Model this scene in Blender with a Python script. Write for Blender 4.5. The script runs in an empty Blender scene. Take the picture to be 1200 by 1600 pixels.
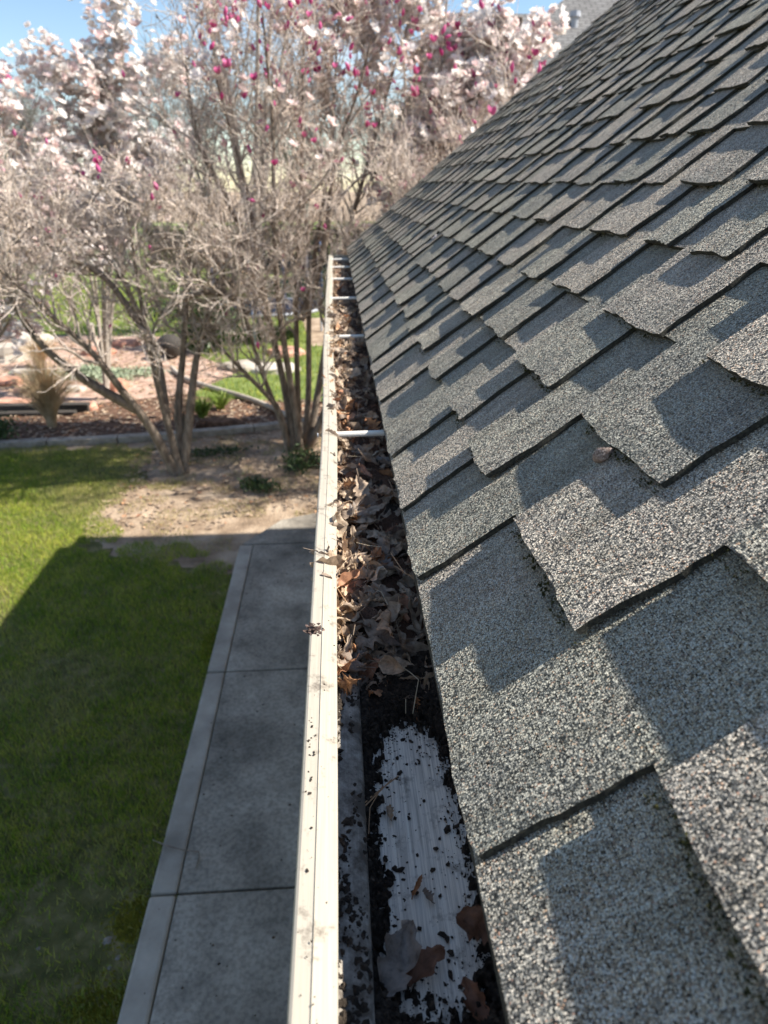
import bpy, math, random
import numpy as np
from mathutils import Vector

random.seed(7)
RNG = np.random.default_rng(11)
R = math.radians
scene = bpy.context.scene
COL = scene.collection

# ------------------------------------------------------------------ camera
CAM_Z = 2.80                     # metres above the ground; gutter lip 0.46 below
FPX = 1100.0                     # focal length in pixels of the 1200x1600 frame
YAW, PITCH = R(3.768), R(25.09)
cam = bpy.data.cameras.new("camera")
cam_ob = bpy.data.objects.new("camera", cam)
COL.objects.link(cam_ob)
cam.sensor_fit = 'VERTICAL'
cam.sensor_height = 36.0
cam.sensor_width = 27.0
cam.lens = 36.0 * FPX / 1600.0
cam.clip_start = 0.02
cam.clip_end = 600
cam_ob.location = (0, 0, CAM_Z)
cam_ob.rotation_euler = (math.pi / 2 - PITCH, 0, -YAW)
cam.dof.use_dof = True
cam.dof.focus_distance = 0.82
cam.dof.aperture_fstop = 7.4
scene.camera = cam_ob

# ------------------------------------------------------------------ light
SUN_EL = R(44.5)
SUN_AZ = R(90.0)                 # from +X, square to the eave
sun = bpy.data.lights.new("sun", 'SUN')
sun.energy = 5.0
sun.angle = R(0.53)
sun.color = (1.0, 0.935, 0.84)
sun_ob = bpy.data.objects.new("sun", sun)
COL.objects.link(sun_ob)
sd = Vector((math.sin(SUN_AZ) * math.cos(SUN_EL), math.cos(SUN_AZ) * math.cos(SUN_EL), math.sin(SUN_EL)))
sun_ob.rotation_euler = sd.to_track_quat('Z', 'Y').to_euler()

world = bpy.data.worlds.new("World")
scene.world = world
world.use_nodes = True
wn = world.node_tree
wn.nodes.clear()
w_out = wn.nodes.new('ShaderNodeOutputWorld')
w_bg = wn.nodes.new('ShaderNodeBackground')
w_sky = wn.nodes.new('ShaderNodeTexSky')
w_sky.sky_type = 'NISHITA'
w_sky.sun_disc = False
w_sky.sun_elevation = SUN_EL
w_sky.sun_rotation = SUN_AZ
w_sky.air_density = 1.0
w_sky.dust_density = 0.15
w_sky.ozone_density = 1.6
w_bg.inputs['Strength'].default_value = 0.086
# thin high cloud, everywhere in the sky
w_tc = wn.nodes.new('ShaderNodeTexCoord')
w_map = wn.nodes.new('ShaderNodeMapping')
w_map.inputs['Scale'].default_value = (1.4, 1.4, 5.0)
w_no = wn.nodes.new('ShaderNodeTexNoise')
w_no.inputs['Scale'].default_value = 2.2
w_no.inputs['Detail'].default_value = 6
w_no.inputs['Roughness'].default_value = 0.55
w_rmp = wn.nodes.new('ShaderNodeValToRGB')
w_rmp.color_ramp.elements[0].position = 0.5
w_rmp.color_ramp.elements[0].color = (0, 0, 0, 1)
w_rmp.color_ramp.elements[1].position = 0.75
w_rmp.color_ramp.elements[1].color = (0.5, 0.5, 0.5, 1)
w_mix = wn.nodes.new('ShaderNodeMixRGB')
w_mix.inputs['Color2'].default_value = (6.6, 7.0, 7.5, 1)
wn.links.new(w_tc.outputs['Generated'], w_map.inputs['Vector'])
wn.links.new(w_map.outputs['Vector'], w_no.inputs['Vector'])
wn.links.new(w_no.outputs['Fac'], w_rmp.inputs['Fac'])
wn.links.new(w_rmp.outputs['Color'], w_mix.inputs['Fac'])
w_hs = wn.nodes.new('ShaderNodeHueSaturation')
w_hs.inputs['Saturation'].default_value = 1.06
wn.links.new(w_sky.outputs['Color'], w_hs.inputs['Color'])
wn.links.new(w_hs.outputs['Color'], w_mix.inputs['Color1'])
wn.links.new(w_mix.outputs['Color'], w_bg.inputs['Color'])
wn.links.new(w_bg.outputs['Background'], w_out.inputs['Surface'])

vs = scene.view_settings
vs.view_transform = 'Standard'
vs.look = 'None'
vs.exposure = 1.07
vs.gamma = 1.0
vs.use_curve_mapping = False
scene.render.engine = 'CYCLES'
scene.cycles.use_denoising = True
scene.cycles.max_bounces = 6
scene.cycles.sample_clamp_indirect = 6.0
scene.render.film_transparent = False

# ------------------------------------------------------------------ helpers
_fw = np.array([math.sin(YAW) * math.cos(PITCH), math.cos(YAW) * math.cos(PITCH), -math.sin(PITCH)])
_rt = np.array([math.cos(YAW), -math.sin(YAW), 0.0])
_up = np.cross(_rt, _fw)


def at(u, v, Y):
    """world point at distance Y along the eave seen towards frame position (u, v)"""
    d = _fw + _rt * (u - 600) / FPX + _up * (800 - v) / FPX
    return np.array([0, 0, CAM_Z]) + d * (Y / d[1])


def project(p):
    q = np.asarray(p, float) - np.array([0, 0, CAM_Z])
    d = q @ _fw
    return 600 + FPX * (q @ _rt) / d, 800 - FPX * (q @ _up) / d, d


def tag(o, label=None, cat=None, group=None, kind=None):
    if label: o['label'] = label
    if cat: o['category'] = cat
    if group: o['group'] = group
    if kind: o['kind'] = kind
    return o


def empty(name, loc=(0, 0, 0), rz=0.0):
    o = bpy.data.objects.new(name, None)
    COL.objects.link(o)
    o.location = loc
    o.rotation_euler = (0, 0, rz)
    o.empty_display_size = 0.1
    return o


def link_mesh(name, me, parent=None):
    o = bpy.data.objects.new(name, me)
    COL.objects.link(o)
    if parent is not None:
        o.parent = parent
    return o


def np_mesh(name, V, F, mats=None, smooth=False, mat_idx=None, attrs=None):
    """mesh from arrays; F: (n,k) array or list of polygons"""
    me = bpy.data.meshes.new(name)
    V = np.asarray(V, np.float32)
    me.vertices.add(len(V))
    me.vertices.foreach_set('co', V.ravel())
    if isinstance(F, np.ndarray):
        n, k = F.shape
        starts = np.arange(0, n * k, k, dtype=np.int32)
        flat = F.astype(np.int32).ravel()
    else:
        lens = np.array([len(f) for f in F], np.int32)
        n = len(F)
        starts = np.concatenate([[0], np.cumsum(lens)[:-1]]).astype(np.int32)
        flat = np.array([i for f in F for i in f], np.int32)
    me.loops.add(len(flat))
    me.loops.foreach_set('vertex_index', flat)
    me.polygons.add(n)
    me.polygons.foreach_set('loop_start', starts)
    if mats is not None:
        if not isinstance(mats, (list, tuple)):
            mats = [mats]
        for m in mats:
            me.materials.append(m)
    if mat_idx is not None:
        me.polygons.foreach_set('material_index', np.asarray(mat_idx, np.int32))
    me.polygons.foreach_set('use_smooth', np.full(n, bool(smooth)))
    if attrs:
        for k2, a in attrs.items():
            at_ = me.attributes.new(k2, 'FLOAT', 'POINT')
            at_.data.foreach_set('value', np.asarray(a, np.float32))
    me.update(calc_edges=True)
    me.validate()
    return me


class MB:
    """collects simple shapes and links them as one mesh object"""
    def __init__(self):
        self.v, self.f = [], []

    def add(self, V, F):
        o = len(self.v)
        self.v += [tuple(map(float, p)) for p in V]
        self.f += [tuple(i + o for i in f) for f in F]
        return self

    def box(self, lo, hi):
        x0, y0, z0 = lo
        x1, y1, z1 = hi
        V = [(x0, y0, z0), (x1, y0, z0), (x1, y1, z0), (x0, y1, z0), (x0, y0, z1), (x1, y0, z1), (x1, y1, z1), (x0, y1, z1)]
        F = [(0, 3, 2, 1), (4, 5, 6, 7), (0, 1, 5, 4), (1, 2, 6, 5), (2, 3, 7, 6), (3, 0, 4, 7)]
        return self.add(V, F)

    def tube(self, pts, rad, n=8, caps=True):
        pts = [np.array(p, float) for p in pts]
        if not hasattr(rad, '__len__'):
            rad = [rad] * len(pts)
        o = len(self.v)
        for i, p in enumerate(pts):
            t = pts[min(i + 1, len(pts) - 1)] - pts[max(i - 1, 0)]
            t = t / (np.linalg.norm(t) + 1e-9)
            ref = np.array([0, 0, 1.0]) if abs(t[2]) < 0.9 else np.array([1.0, 0, 0])
            a = np.cross(t, ref); a /= np.linalg.norm(a)
            b = np.cross(t, a)
            for k in range(n):
                c, s = math.cos(2 * math.pi * k / n), math.sin(2 * math.pi * k / n)
                self.v.append(tuple(p + (a * c + b * s) * rad[i]))
        for i in range(len(pts) - 1):
            for k in range(n):
                k2 = (k + 1) % n
                self.f.append((o + i * n + k, o + i * n + k2, o + (i + 1) * n + k2, o + (i + 1) * n + k))
        if caps:
            self.f.append(tuple(o + k for k in range(n)))
            self.f.append(tuple(o + (len(pts) - 1) * n + k for k in reversed(range(n))))
        return self

    def prism(self, poly, z0, z1):
        """poly: (x, y) outline counter-clockwise"""
        n = len(poly)
        V = [(x, y, z0) for x, y in poly] + [(x, y, z1) for x, y in poly]
        F = [tuple(reversed(range(n))), tuple(range(n, 2 * n))] + [(i, (i + 1) % n, n + (i + 1) % n, n + i) for i in range(n)]
        return self.add(V, F)

    def build(self, name, mat, parent=None, smooth=False, bevel=0):
        me = np_mesh(name, np.array(self.v), self.f, mat, smooth)
        o = link_mesh(name, me, parent)
        if bevel:
            b = o.modifiers.new('bevel', 'BEVEL')
            b.width = bevel
            b.segments = 2
            b.limit_method = 'ANGLE'
        return o


def tubes_np(P, rad, n=3):
    """P (N,K,3) polylines, rad (N,K) -> verts, quads"""
    N, K, _ = P.shape
    T = np.empty_like(P)
    T[:, 1:-1] = P[:, 2:] - P[:, :-2]
    T[:, 0] = P[:, 1] - P[:, 0]
    T[:, -1] = P[:, -1] - P[:, -2]
    T /= np.linalg.norm(T, axis=2, keepdims=True) + 1e-9
    ref = np.where(np.abs(T[:, :, 2:3]) < 0.9, np.array([0, 0, 1.0]), np.array([1.0, 0, 0]))
    A = np.cross(T, ref); A /= np.linalg.norm(A, axis=2, keepdims=True) + 1e-9
    Bv = np.cross(T, A)
    ang = np.arange(n) * 2 * math.pi / n
    V = P[:, :, None, :] + (A[:, :, None, :] * np.cos(ang)[None, None, :, None] + Bv[:, :, None, :] * np.sin(ang)[None, None, :, None]) * rad[:, :, None, None]
    idx = np.arange(N * K * n).reshape(N, K, n)
    a = idx[:, :-1, :]; b = np.roll(a, -1, axis=2)
    d = idx[:, 1:, :]; c = np.roll(d, -1, axis=2)
    F = np.stack([a, b, c, d], axis=-1).reshape(-1, 4)
    return V.reshape(-1, 3), F


def merge(parts):
    Vs, Fs, o = [], [], 0
    for V, F in parts:
        Vs.append(V); Fs.append(F + o); o += len(V)
    return np.concatenate(Vs), np.concatenate(Fs)


def vnoise(x, y, seed=0):
    """smooth value noise on arrays"""
    x = np.asarray(x, float); y = np.asarray(y, float)
    xi = np.floor(x).astype(np.int64); yi = np.floor(y).astype(np.int64)
    xf = x - xi; yf = y - yi
    xf = xf * xf * (3 - 2 * xf); yf = yf * yf * (3 - 2 * yf)
    def h(a, b):
        n = (a * 374761393 + b * 668265263 + seed * 144665) & 0x7fffffff
        n = ((n ^ (n >> 13)) * 1274126177) & 0x7fffffff
        return ((n ^ (n >> 16)) & 0xffff) / 65535.0
    return (h(xi, yi) * (1 - xf) + h(xi + 1, yi) * xf) * (1 - yf) + (h(xi, yi + 1) * (1 - xf) + h(xi + 1, yi + 1) * xf) * yf


# ------------------------------------------------------------------ materials
def new_mat(name):
    m = bpy.data.materials.new(name)
    m.use_nodes = True
    nt = m.node_tree
    nt.nodes.clear()
    out = nt.nodes.new('ShaderNodeOutputMaterial')
    b = nt.nodes.new('ShaderNodeBsdfPrincipled')
    nt.links.new(b.outputs[0], out.inputs['Surface'])
    b.inputs['Specular IOR Level'].default_value = 0.3
    return m, nt, b


def N(nt, t, **kw):
    n = nt.nodes.new(t)
    for k, v in kw.items():
        if k in n.inputs:
            n.inputs[k].default_value = v
        else:
            setattr(n, k, v)
    return n


def ramp(nt, stops, interp='LINEAR'):
    r = nt.nodes.new('ShaderNodeValToRGB')
    r.color_ramp.interpolation = interp
    while len(r.color_ramp.elements) < len(stops):
        r.color_ramp.elements.new(0.5)
    for e, (p, c) in zip(r.color_ramp.elements, stops):
        e.position = p
        e.color = (c[0], c[1], c[2], 1)
    return r


def noise_mat(name, stops, scale=20, detail=6, rough=0.85, bump=0.3, bump_scale=None, bump_dist=0.01, stretch=None, coord='pos', extra=None, spec=0.3, rnd=0.0):
    """colour from noise through a ramp, relief from a second noise"""
    m, nt, b = new_mat(name)
    L = nt.links
    if coord == 'pos':
        src = N(nt, 'ShaderNodeNewGeometry').outputs['Position']
    else:
        src = N(nt, 'ShaderNodeTexCoord').outputs['Object']
    if stretch:
        mp = N(nt, 'ShaderNodeMapping')
        mp.inputs['Scale'].default_value = stretch
        L.new(src, mp.inputs['Vector'])
        src = mp.outputs['Vector']
    n1 = N(nt, 'ShaderNodeTexNoise', Scale=scale, Detail=detail, Roughness=0.6)
    L.new(src, n1.inputs['Vector'])
    rp = ramp(nt, stops)
    fac = n1.outputs['Fac']
    if rnd:
        oi = N(nt, 'ShaderNodeObjectInfo')
        ma = N(nt, 'ShaderNodeMath', operation='MULTIPLY_ADD')
        ma.inputs[1].default_value = rnd
        L.new(oi.outputs['Random'], ma.inputs[0])
        s2 = N(nt, 'ShaderNodeMath', operation='SUBTRACT')
        s2.inputs[1].default_value = rnd * 0.5
        L.new(n1.outputs['Fac'], s2.inputs[0])
        L.new(s2.outputs[0], ma.inputs[2])
        fac = ma.outputs[0]
    L.new(fac, rp.inputs['Fac'])
    L.new(rp.outputs['Color'], b.inputs['Base Color'])
    b.inputs['Roughness'].default_value = rough
    b.inputs['Specular IOR Level'].default_value = spec
    if bump:
        n2 = N(nt, 'ShaderNodeTexNoise', Scale=bump_scale or scale * 4, Detail=5, Roughness=0.65)
        L.new(src, n2.inputs['Vector'])
        bp = N(nt, 'ShaderNodeBump', Strength=bump, Distance=bump_dist)
        L.new(n2.outputs['Fac'], bp.inputs['Height'])
        L.new(bp.outputs['Normal'], b.inputs['Normal'])
    return m


def granule_mat(name, scale=800.0, dome=1.45, facet=1.2, gain=1.5, greenish=True):
    """mineral granules: every cell is a stone with its own colour and rounded face"""
    m, nt, b = new_mat(name)
    L = nt.links
    geo = N(nt, 'ShaderNodeNewGeometry')
    vo = N(nt, 'ShaderNodeTexVoronoi', Scale=scale, Randomness=1.0)
    vo.voronoi_dimensions = '3D'
    vo.feature = 'F1'
    L.new(geo.outputs['Position'], vo.inputs['Vector'])
    sep = N(nt, 'ShaderNodeSeparateColor')
    L.new(vo.outputs['Color'], sep.inputs['Color'])
    g = gain
    rp = ramp(nt, [(0.0, (.055 * g, .053 * g, .049 * g)), (.22, (.125 * g, .122 * g, .112 * g)), (.42, (.225 * g, .22 * g, .20 * g)), (.6, (.325 * g, .318 * g, .288 * g)),
                   (.78, (.46 * g, .45 * g, .40 * g)), (.93, (.60 * g, .585 * g, .53 * g)), (.965, (.46 * g, .33 * g, .23 * g)), (.985, (.34 * g, .20 * g, .15 * g)), (1.0, (.42 * g, .46 * g, .45 * g))])
    L.new(sep.outputs['Red'], rp.inputs['Fac'])
    # tone of each shingle and slow blotches
    at_ = N(nt, 'ShaderNodeAttribute')
    at_.attribute_name = 'tone'
    n1 = N(nt, 'ShaderNodeTexNoise', Scale=9.0, Detail=4)
    L.new(geo.outputs['Position'], n1.inputs['Vector'])
    tr = ramp(nt, [(0.0, (.72, .70, .66)), (.35, (.91, .90, .80)), (.65, (1.04, .96, .88)), (1.0, (1.18, 1.08, .96))])
    ad = N(nt, 'ShaderNodeMath', operation='ADD')
    ml = N(nt, 'ShaderNodeMath', operation='MULTIPLY_ADD')
    ml.inputs[1].default_value = 0.7
    ml.inputs[2].default_value = -0.35
    L.new(n1.outputs['Fac'], ml.inputs[0])
    L.new(at_.outputs['Fac'], ad.inputs[0])
    L.new(ml.outputs[0], ad.inputs[1])
    L.new(ad.outputs[0], tr.inputs['Fac'])
    mps = N(nt, 'ShaderNodeMapping'); mps.inputs['Scale'].default_value = (7, 42, 7)
    L.new(geo.outputs['Position'], mps.inputs['Vector'])
    nst = N(nt, 'ShaderNodeTexNoise', Scale=1.0, Detail=5, Roughness=.65)
    L.new(mps.outputs['Vector'], nst.inputs['Vector'])
    rst = ramp(nt, [(.3, (.66, .65, .62)), (.5, (1, 1, 1)), (.72, (1.18, 1.16, 1.12))])
    L.new(nst.outputs['Fac'], rst.inputs['Fac'])
    mx0 = N(nt, 'ShaderNodeMixRGB', blend_type='MULTIPLY'); mx0.inputs['Fac'].default_value = 1.0
    L.new(rp.outputs['Color'], mx0.inputs['Color1'])
    L.new(rst.outputs['Color'], mx0.inputs['Color2'])
    mx = N(nt, 'ShaderNodeMixRGB', blend_type='MULTIPLY')
    mx.inputs['Fac'].default_value = 1.0
    L.new(mx0.outputs['Color'], mx.inputs['Color1'])
    L.new(tr.outputs['Color'], mx.inputs['Color2'])
    # asphalt between the stones
    er = ramp(nt, [(.0, (1, 1, 1)), (.55, (1, 1, 1)), (.85, (.28, .28, .28))])
    L.new(vo.outputs['Distance'], er.inputs['Fac'])
    mx2 = N(nt, 'ShaderNodeMixRGB', blend_type='MULTIPLY')
    mx2.inputs['Fac'].default_value = 1.0
    L.new(mx.outputs['Color'], mx2.inputs['Color1'])
    L.new(er.outputs['Color'], mx2.inputs['Color2'])
    L.new(mx2.outputs['Color'], b.inputs['Base Color'])
    # rounded stone normals
    su = N(nt, 'ShaderNodeVectorMath', operation='SUBTRACT')
    L.new(geo.outputs['Position'], su.inputs[0])
    L.new(vo.outputs['Position'], su.inputs[1])
    sc_ = N(nt, 'ShaderNodeVectorMath', operation='SCALE')
    sc_.inputs['Scale'].default_value = scale * dome
    L.new(su.outputs[0], sc_.inputs[0])
    cs = N(nt, 'ShaderNodeVectorMath', operation='MULTIPLY_ADD')
    cs.inputs[1].default_value = (2 * facet, 2 * facet, 2 * facet)
    cs.inputs[2].default_value = (-facet, -facet, -facet)
    L.new(vo.outputs['Color'], cs.inputs[0])
    a1 = N(nt, 'ShaderNodeVectorMath', operation='ADD')
    L.new(sc_.outputs[0], a1.inputs[0])
    L.new(cs.outputs[0], a1.inputs[1])
    a2 = N(nt, 'ShaderNodeVectorMath', operation='ADD')
    L.new(geo.outputs['Normal'], a2.inputs[0])
    L.new(a1.outputs[0], a2.inputs[1])
    nn = N(nt, 'ShaderNodeVectorMath', operation='NORMALIZE')
    L.new(a2.outputs[0], nn.inputs[0])
    L.new(nn.outputs[0], b.inputs['Normal'])
    b.inputs['Roughness'].default_value = 0.7
    b.inputs['Specular IOR Level'].default_value = 0.35
    return m


M = {}
M['granule'] = granule_mat('shingle_granules')
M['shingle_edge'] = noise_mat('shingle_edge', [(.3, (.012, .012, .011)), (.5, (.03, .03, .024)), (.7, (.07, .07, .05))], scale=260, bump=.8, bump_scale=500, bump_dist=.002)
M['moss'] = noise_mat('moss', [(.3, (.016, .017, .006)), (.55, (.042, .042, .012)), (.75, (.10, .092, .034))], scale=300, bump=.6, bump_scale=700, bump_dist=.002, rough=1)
M['deck'] = noise_mat('roof_deck', [(.3, (.1, .07, .04)), (.7, (.2, .15, .1))], scale=12, bump=.2)
M['twig_bark'] = noise_mat('twig_bark', [(.3, (.47, .38, .32)), (.5, (.62, .525, .45)), (.7, (.75, .665, .58))], scale=14, detail=3, bump=0, rough=.8)
M['bark'] = noise_mat('bark', [(.3, (.11, .085, .065)), (.5, (.22, .175, .135)), (.72, (.36, .30, .24))], scale=22, stretch=(1, 1, .35), bump=.6, bump_scale=60, bump_dist=.01, rough=.9)
M['grey_bark'] = noise_mat('grey_bark', [(.3, (.24, .20, .165)), (.7, (.52, .455, .39))], scale=18, bump=0, rough=.9)
M['far_bark'] = noise_mat('far_bark', [(.3, (.2, .175, .16)), (.7, (.33, .3, .28))], scale=5, bump=0, rough=.9)


def petal_mat(name, a, bcol, trans=0.35):
    m, nt, b = new_mat(name)
    L = nt.links
    geo = N(nt, 'ShaderNodeNewGeometry')
    n1 = N(nt, 'ShaderNodeTexNoise', Scale=7.0, Detail=3)
    L.new(geo.outputs['Position'], n1.inputs['Vector'])
    rp = ramp(nt, [(.32, a), (.68, bcol)])
    L.new(n1.outputs['Fac'], rp.inputs['Fac'])
    L.new(rp.outputs['Color'], b.inputs['Base Color'])
    b.inputs['Roughness'].default_value = .6
    tr = N(nt, 'ShaderNodeBsdfTranslucent')
    L.new(rp.outputs['Color'], tr.inputs['Color'])
    ms = N(nt, 'ShaderNodeMixShader')
    ms.inputs['Fac'].default_value = trans
    L.new(b.outputs[0], ms.inputs[1])
    L.new(tr.outputs[0], ms.inputs[2])
    out = [n for n in nt.nodes if n.type == 'OUTPUT_MATERIAL'][0]
    L.new(ms.outputs[0], out.inputs['Surface'])
    return m


M['white_petal'] = petal_mat('white_petal', (.90, .84, .82), (.93, .91, .88), .45)
M['pink_white_petal'] = petal_mat('pink_white_petal', (.86, .69, .68), (.91, .83, .78), .45)
M['pink_petal'] = petal_mat('pink_petal', (.55, .05, .22), (.72, .22, .42))
M['fuzzy_bud'] = noise_mat('fuzzy_bud', [(.3, (.24, .17, .11)), (.7, (.46, .37, .28))], scale=40, bump=0, rough=1)


def blade_mat(name, stops, dry):
    """grass blades: patches by place, tone by blade"""
    m, nt, b = new_mat(name)
    L = nt.links
    geo = N(nt, 'ShaderNodeNewGeometry')
    n1 = N(nt, 'ShaderNodeTexNoise', Scale=2.6, Detail=7, Roughness=.68)
    L.new(geo.outputs['Position'], n1.inputs['Vector'])
    at_ = N(nt, 'ShaderNodeAttribute'); at_.attribute_name = 'tone'
    ma = N(nt, 'ShaderNodeMath', operation='MULTIPLY_ADD')
    ma.inputs[1].default_value = .45
    L.new(at_.outputs['Fac'], ma.inputs[0])
    s2 = N(nt, 'ShaderNodeMath', operation='SUBTRACT'); s2.inputs[1].default_value = .22
    L.new(n1.outputs['Fac'], s2.inputs[0])
    L.new(s2.outputs[0], ma.inputs[2])
    rp = ramp(nt, stops)
    L.new(ma.outputs[0], rp.inputs['Fac'])
    dr = N(nt, 'ShaderNodeAttribute'); dr.attribute_name = 'dry'
    mx = N(nt, 'ShaderNodeMixRGB'); mx.inputs['Color2'].default_value = (*dry, 1)
    L.new(dr.outputs['Fac'], mx.inputs['Fac'])
    L.new(rp.outputs['Color'], mx.inputs['Color1'])
    L.new(mx.outputs['Color'], b.inputs['Base Color'])
    b.inputs['Roughness'].default_value = .65
    tr = N(nt, 'ShaderNodeBsdfTranslucent')
    L.new(mx.outputs['Color'], tr.inputs['Color'])
    ms = N(nt, 'ShaderNodeMixShader'); ms.inputs['Fac'].default_value = .3
    L.new(b.outputs[0], ms.inputs[1]); L.new(tr.outputs[0], ms.inputs[2])
    out = [n for n in nt.nodes if n.type == 'OUTPUT_MATERIAL'][0]
    L.new(ms.outputs[0], out.inputs['Surface'])
    return m


GREENS = [(.10, (.055, .11, .009)), (.32, (.13, .245, .019)), (.50, (.27, .37, .03)), (.72, (.50, .50, .09))]
M['grass'] = blade_mat('grass_blades', GREENS, (.44, .35, .20))
M['lawn_soil'] = noise_mat('lawn_soil', [(.3, (.055, .06, .018)), (.5, (.12, .115, .04)), (.7, (.24, .20, .10))], scale=9, bump=.5, bump_scale=60, bump_dist=.02, rough=1)
M['dirt'] = noise_mat('dirt', [(.28, (.15, .105, .07)), (.45, (.30, .22, .15)), (.6, (.44, .34, .245)), (.8, (.56, .45, .34))], scale=3.2, detail=9, bump=.7, bump_scale=30, bump_dist=.03, rough=1)
M['mulch'] = noise_mat('mulch', [(.3, (.06, .035, .022)), (.5, (.15, .085, .055)), (.7, (.28, .17, .115))], scale=16, detail=8, bump=.9, bump_scale=40, bump_dist=.04, rough=1)
M['pink_gravel'] = noise_mat('pink_gravel', [(.3, (.26, .16, .11)), (.5, (.50, .34, .26)), (.7, (.66, .50, .40))], scale=4, detail=9, bump=.8, bump_scale=25, bump_dist=.05, rough=1)
M['far_lawn'] = noise_mat('far_lawn', [(.3, (.09, .13, .03)), (.5, (.15, .20, .05)), (.7, (.24, .27, .09))], scale=2.0, detail=8, bump=.6, bump_scale=40, bump_dist=.03, rough=1)
M['curb'] = noise_mat('curb_concrete', [(.3, (.20, .17, .135)), (.6, (.38, .335, .28)), (.8, (.52, .47, .40))], scale=9, bump=.3, bump_scale=60, bump_dist=.01)
M['white_paint'] = noise_mat('white_paint', [(.3, (.66, .63, .56)), (.5, (.78, .75, .68)), (.7, (.84, .81, .75))], scale=6, bump=.08, bump_scale=90, rough=.5)
M['cream_wall'] = noise_mat('cream_wall', [(.3, (.62, .53, .38)), (.7, (.78, .70, .54))], scale=2.0, bump=.2)
M['wood_brown'] = noise_mat('brown_wood', [(.3, (.10, .07, .05)), (.7, (.24, .18, .13))], scale=3, stretch=(4, 4, .5), bump=.3)
M['timber_dark'] = noise_mat('dark_timber', [(.3, (.025, .022, .02)), (.7, (.085, .075, .065))], scale=8, stretch=(.4, 4, 4), bump=.5)
M['sandstone'] = noise_mat('red_sandstone', [(.3, (.42, .20, .13)), (.7, (.66, .38, .28))], scale=5, bump=.4, rnd=.4)
M['limestone'] = noise_mat('pale_limestone', [(.3, (.36, .31, .25)), (.7, (.60, .54, .46))], scale=4, bump=.5, rnd=.3)
M['metal_grey'] = noise_mat('grey_metal', [(.3, (.3, .32, .35)), (.7, (.46, .48, .52))], scale=10, bump=0, rough=.4)
M['net_dark'] = noise_mat('dark_net', [(.3, (.015, .018, .03)), (.7, (.04, .045, .07))], scale=10, bump=0, rough=.9)
M['blue_pad'] = noise_mat('blue_pad', [(.3, (.08, .12, .22)), (.7, (.16, .22, .36))], scale=4, bump=.1, rough=.6)
M['shrub_leaf'] = noise_mat('evergreen_leaf', [(.3, (.03, .055, .02)), (.6, (.07, .11, .035)), (.8, (.13, .17, .06))], scale=12, bump=0, rough=.5)
M['sage_leaf'] = noise_mat('sage_leaf', [(.3, (.23, .28, .18)), (.7, (.42, .47, .33))], scale=12, bump=0, rough=.8)
M['dry_straw'] = noise_mat('dry_straw', [(.3, (.38, .27, .15)), (.7, (.66, .51, .33))], scale=9, bump=0, rough=.8)
M['daffodil_leaf'] = noise_mat('bulb_leaf', [(.3, (.12, .20, .03)), (.7, (.30, .38, .08))], scale=9, bump=0, rough=.5)
M['siding'] = noise_mat('house_siding', [(.3, (.52, .49, .42)), (.7, (.62, .58, .51))], scale=3, stretch=(1, .2, 4), bump=.15)
M['glass'] = noise_mat('window_glass', [(.3, (.03, .035, .04)), (.7, (.06, .07, .08))], scale=2, bump=0, rough=.08, spec=.6)
M['far_roof'] = None  # below


def far_roof_mat():
    m, nt, b = new_mat('neighbour_roof')
    L = nt.links
    tc = N(nt, 'ShaderNodeTexCoord')
    br = N(nt, 'ShaderNodeTexBrick', Scale=1.0)
    br.inputs['Color1'].default_value = (.17, .165, .16, 1)
    br.inputs['Color2'].default_value = (.23, .225, .22, 1)
    br.inputs['Mortar'].default_value = (.10, .098, .095, 1)
    br.inputs['Mortar Size'].default_value = .02
    br.inputs['Brick Width'].default_value = .34
    br.inputs['Row Height'].default_value = .15
    L.new(tc.outputs['UV'], br.inputs['Vector'])
    n1 = N(nt, 'ShaderNodeTexNoise', Scale=60.0, Detail=3)
    L.new(tc.outputs['UV'], n1.inputs['Vector'])
    mx = N(nt, 'ShaderNodeMixRGB', blend_type='OVERLAY'); mx.inputs['Fac'].default_value = .5
    L.new(br.outputs['Color'], mx.inputs['Color1']); L.new(n1.outputs['Fac'], mx.inputs['Color2'])
    L.new(mx.outputs['Color'], b.inputs['Base Color'])
    bp = N(nt, 'ShaderNodeBump', Strength=.8, Distance=.03)
    L.new(br.outputs['Fac'], bp.inputs['Height'])
    bp.invert = True
    L.new(bp.outputs['Normal'], b.inputs['Normal'])
    b.inputs['Roughness'].default_value = .95
    return m


M['far_roof'] = far_roof_mat()


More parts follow.
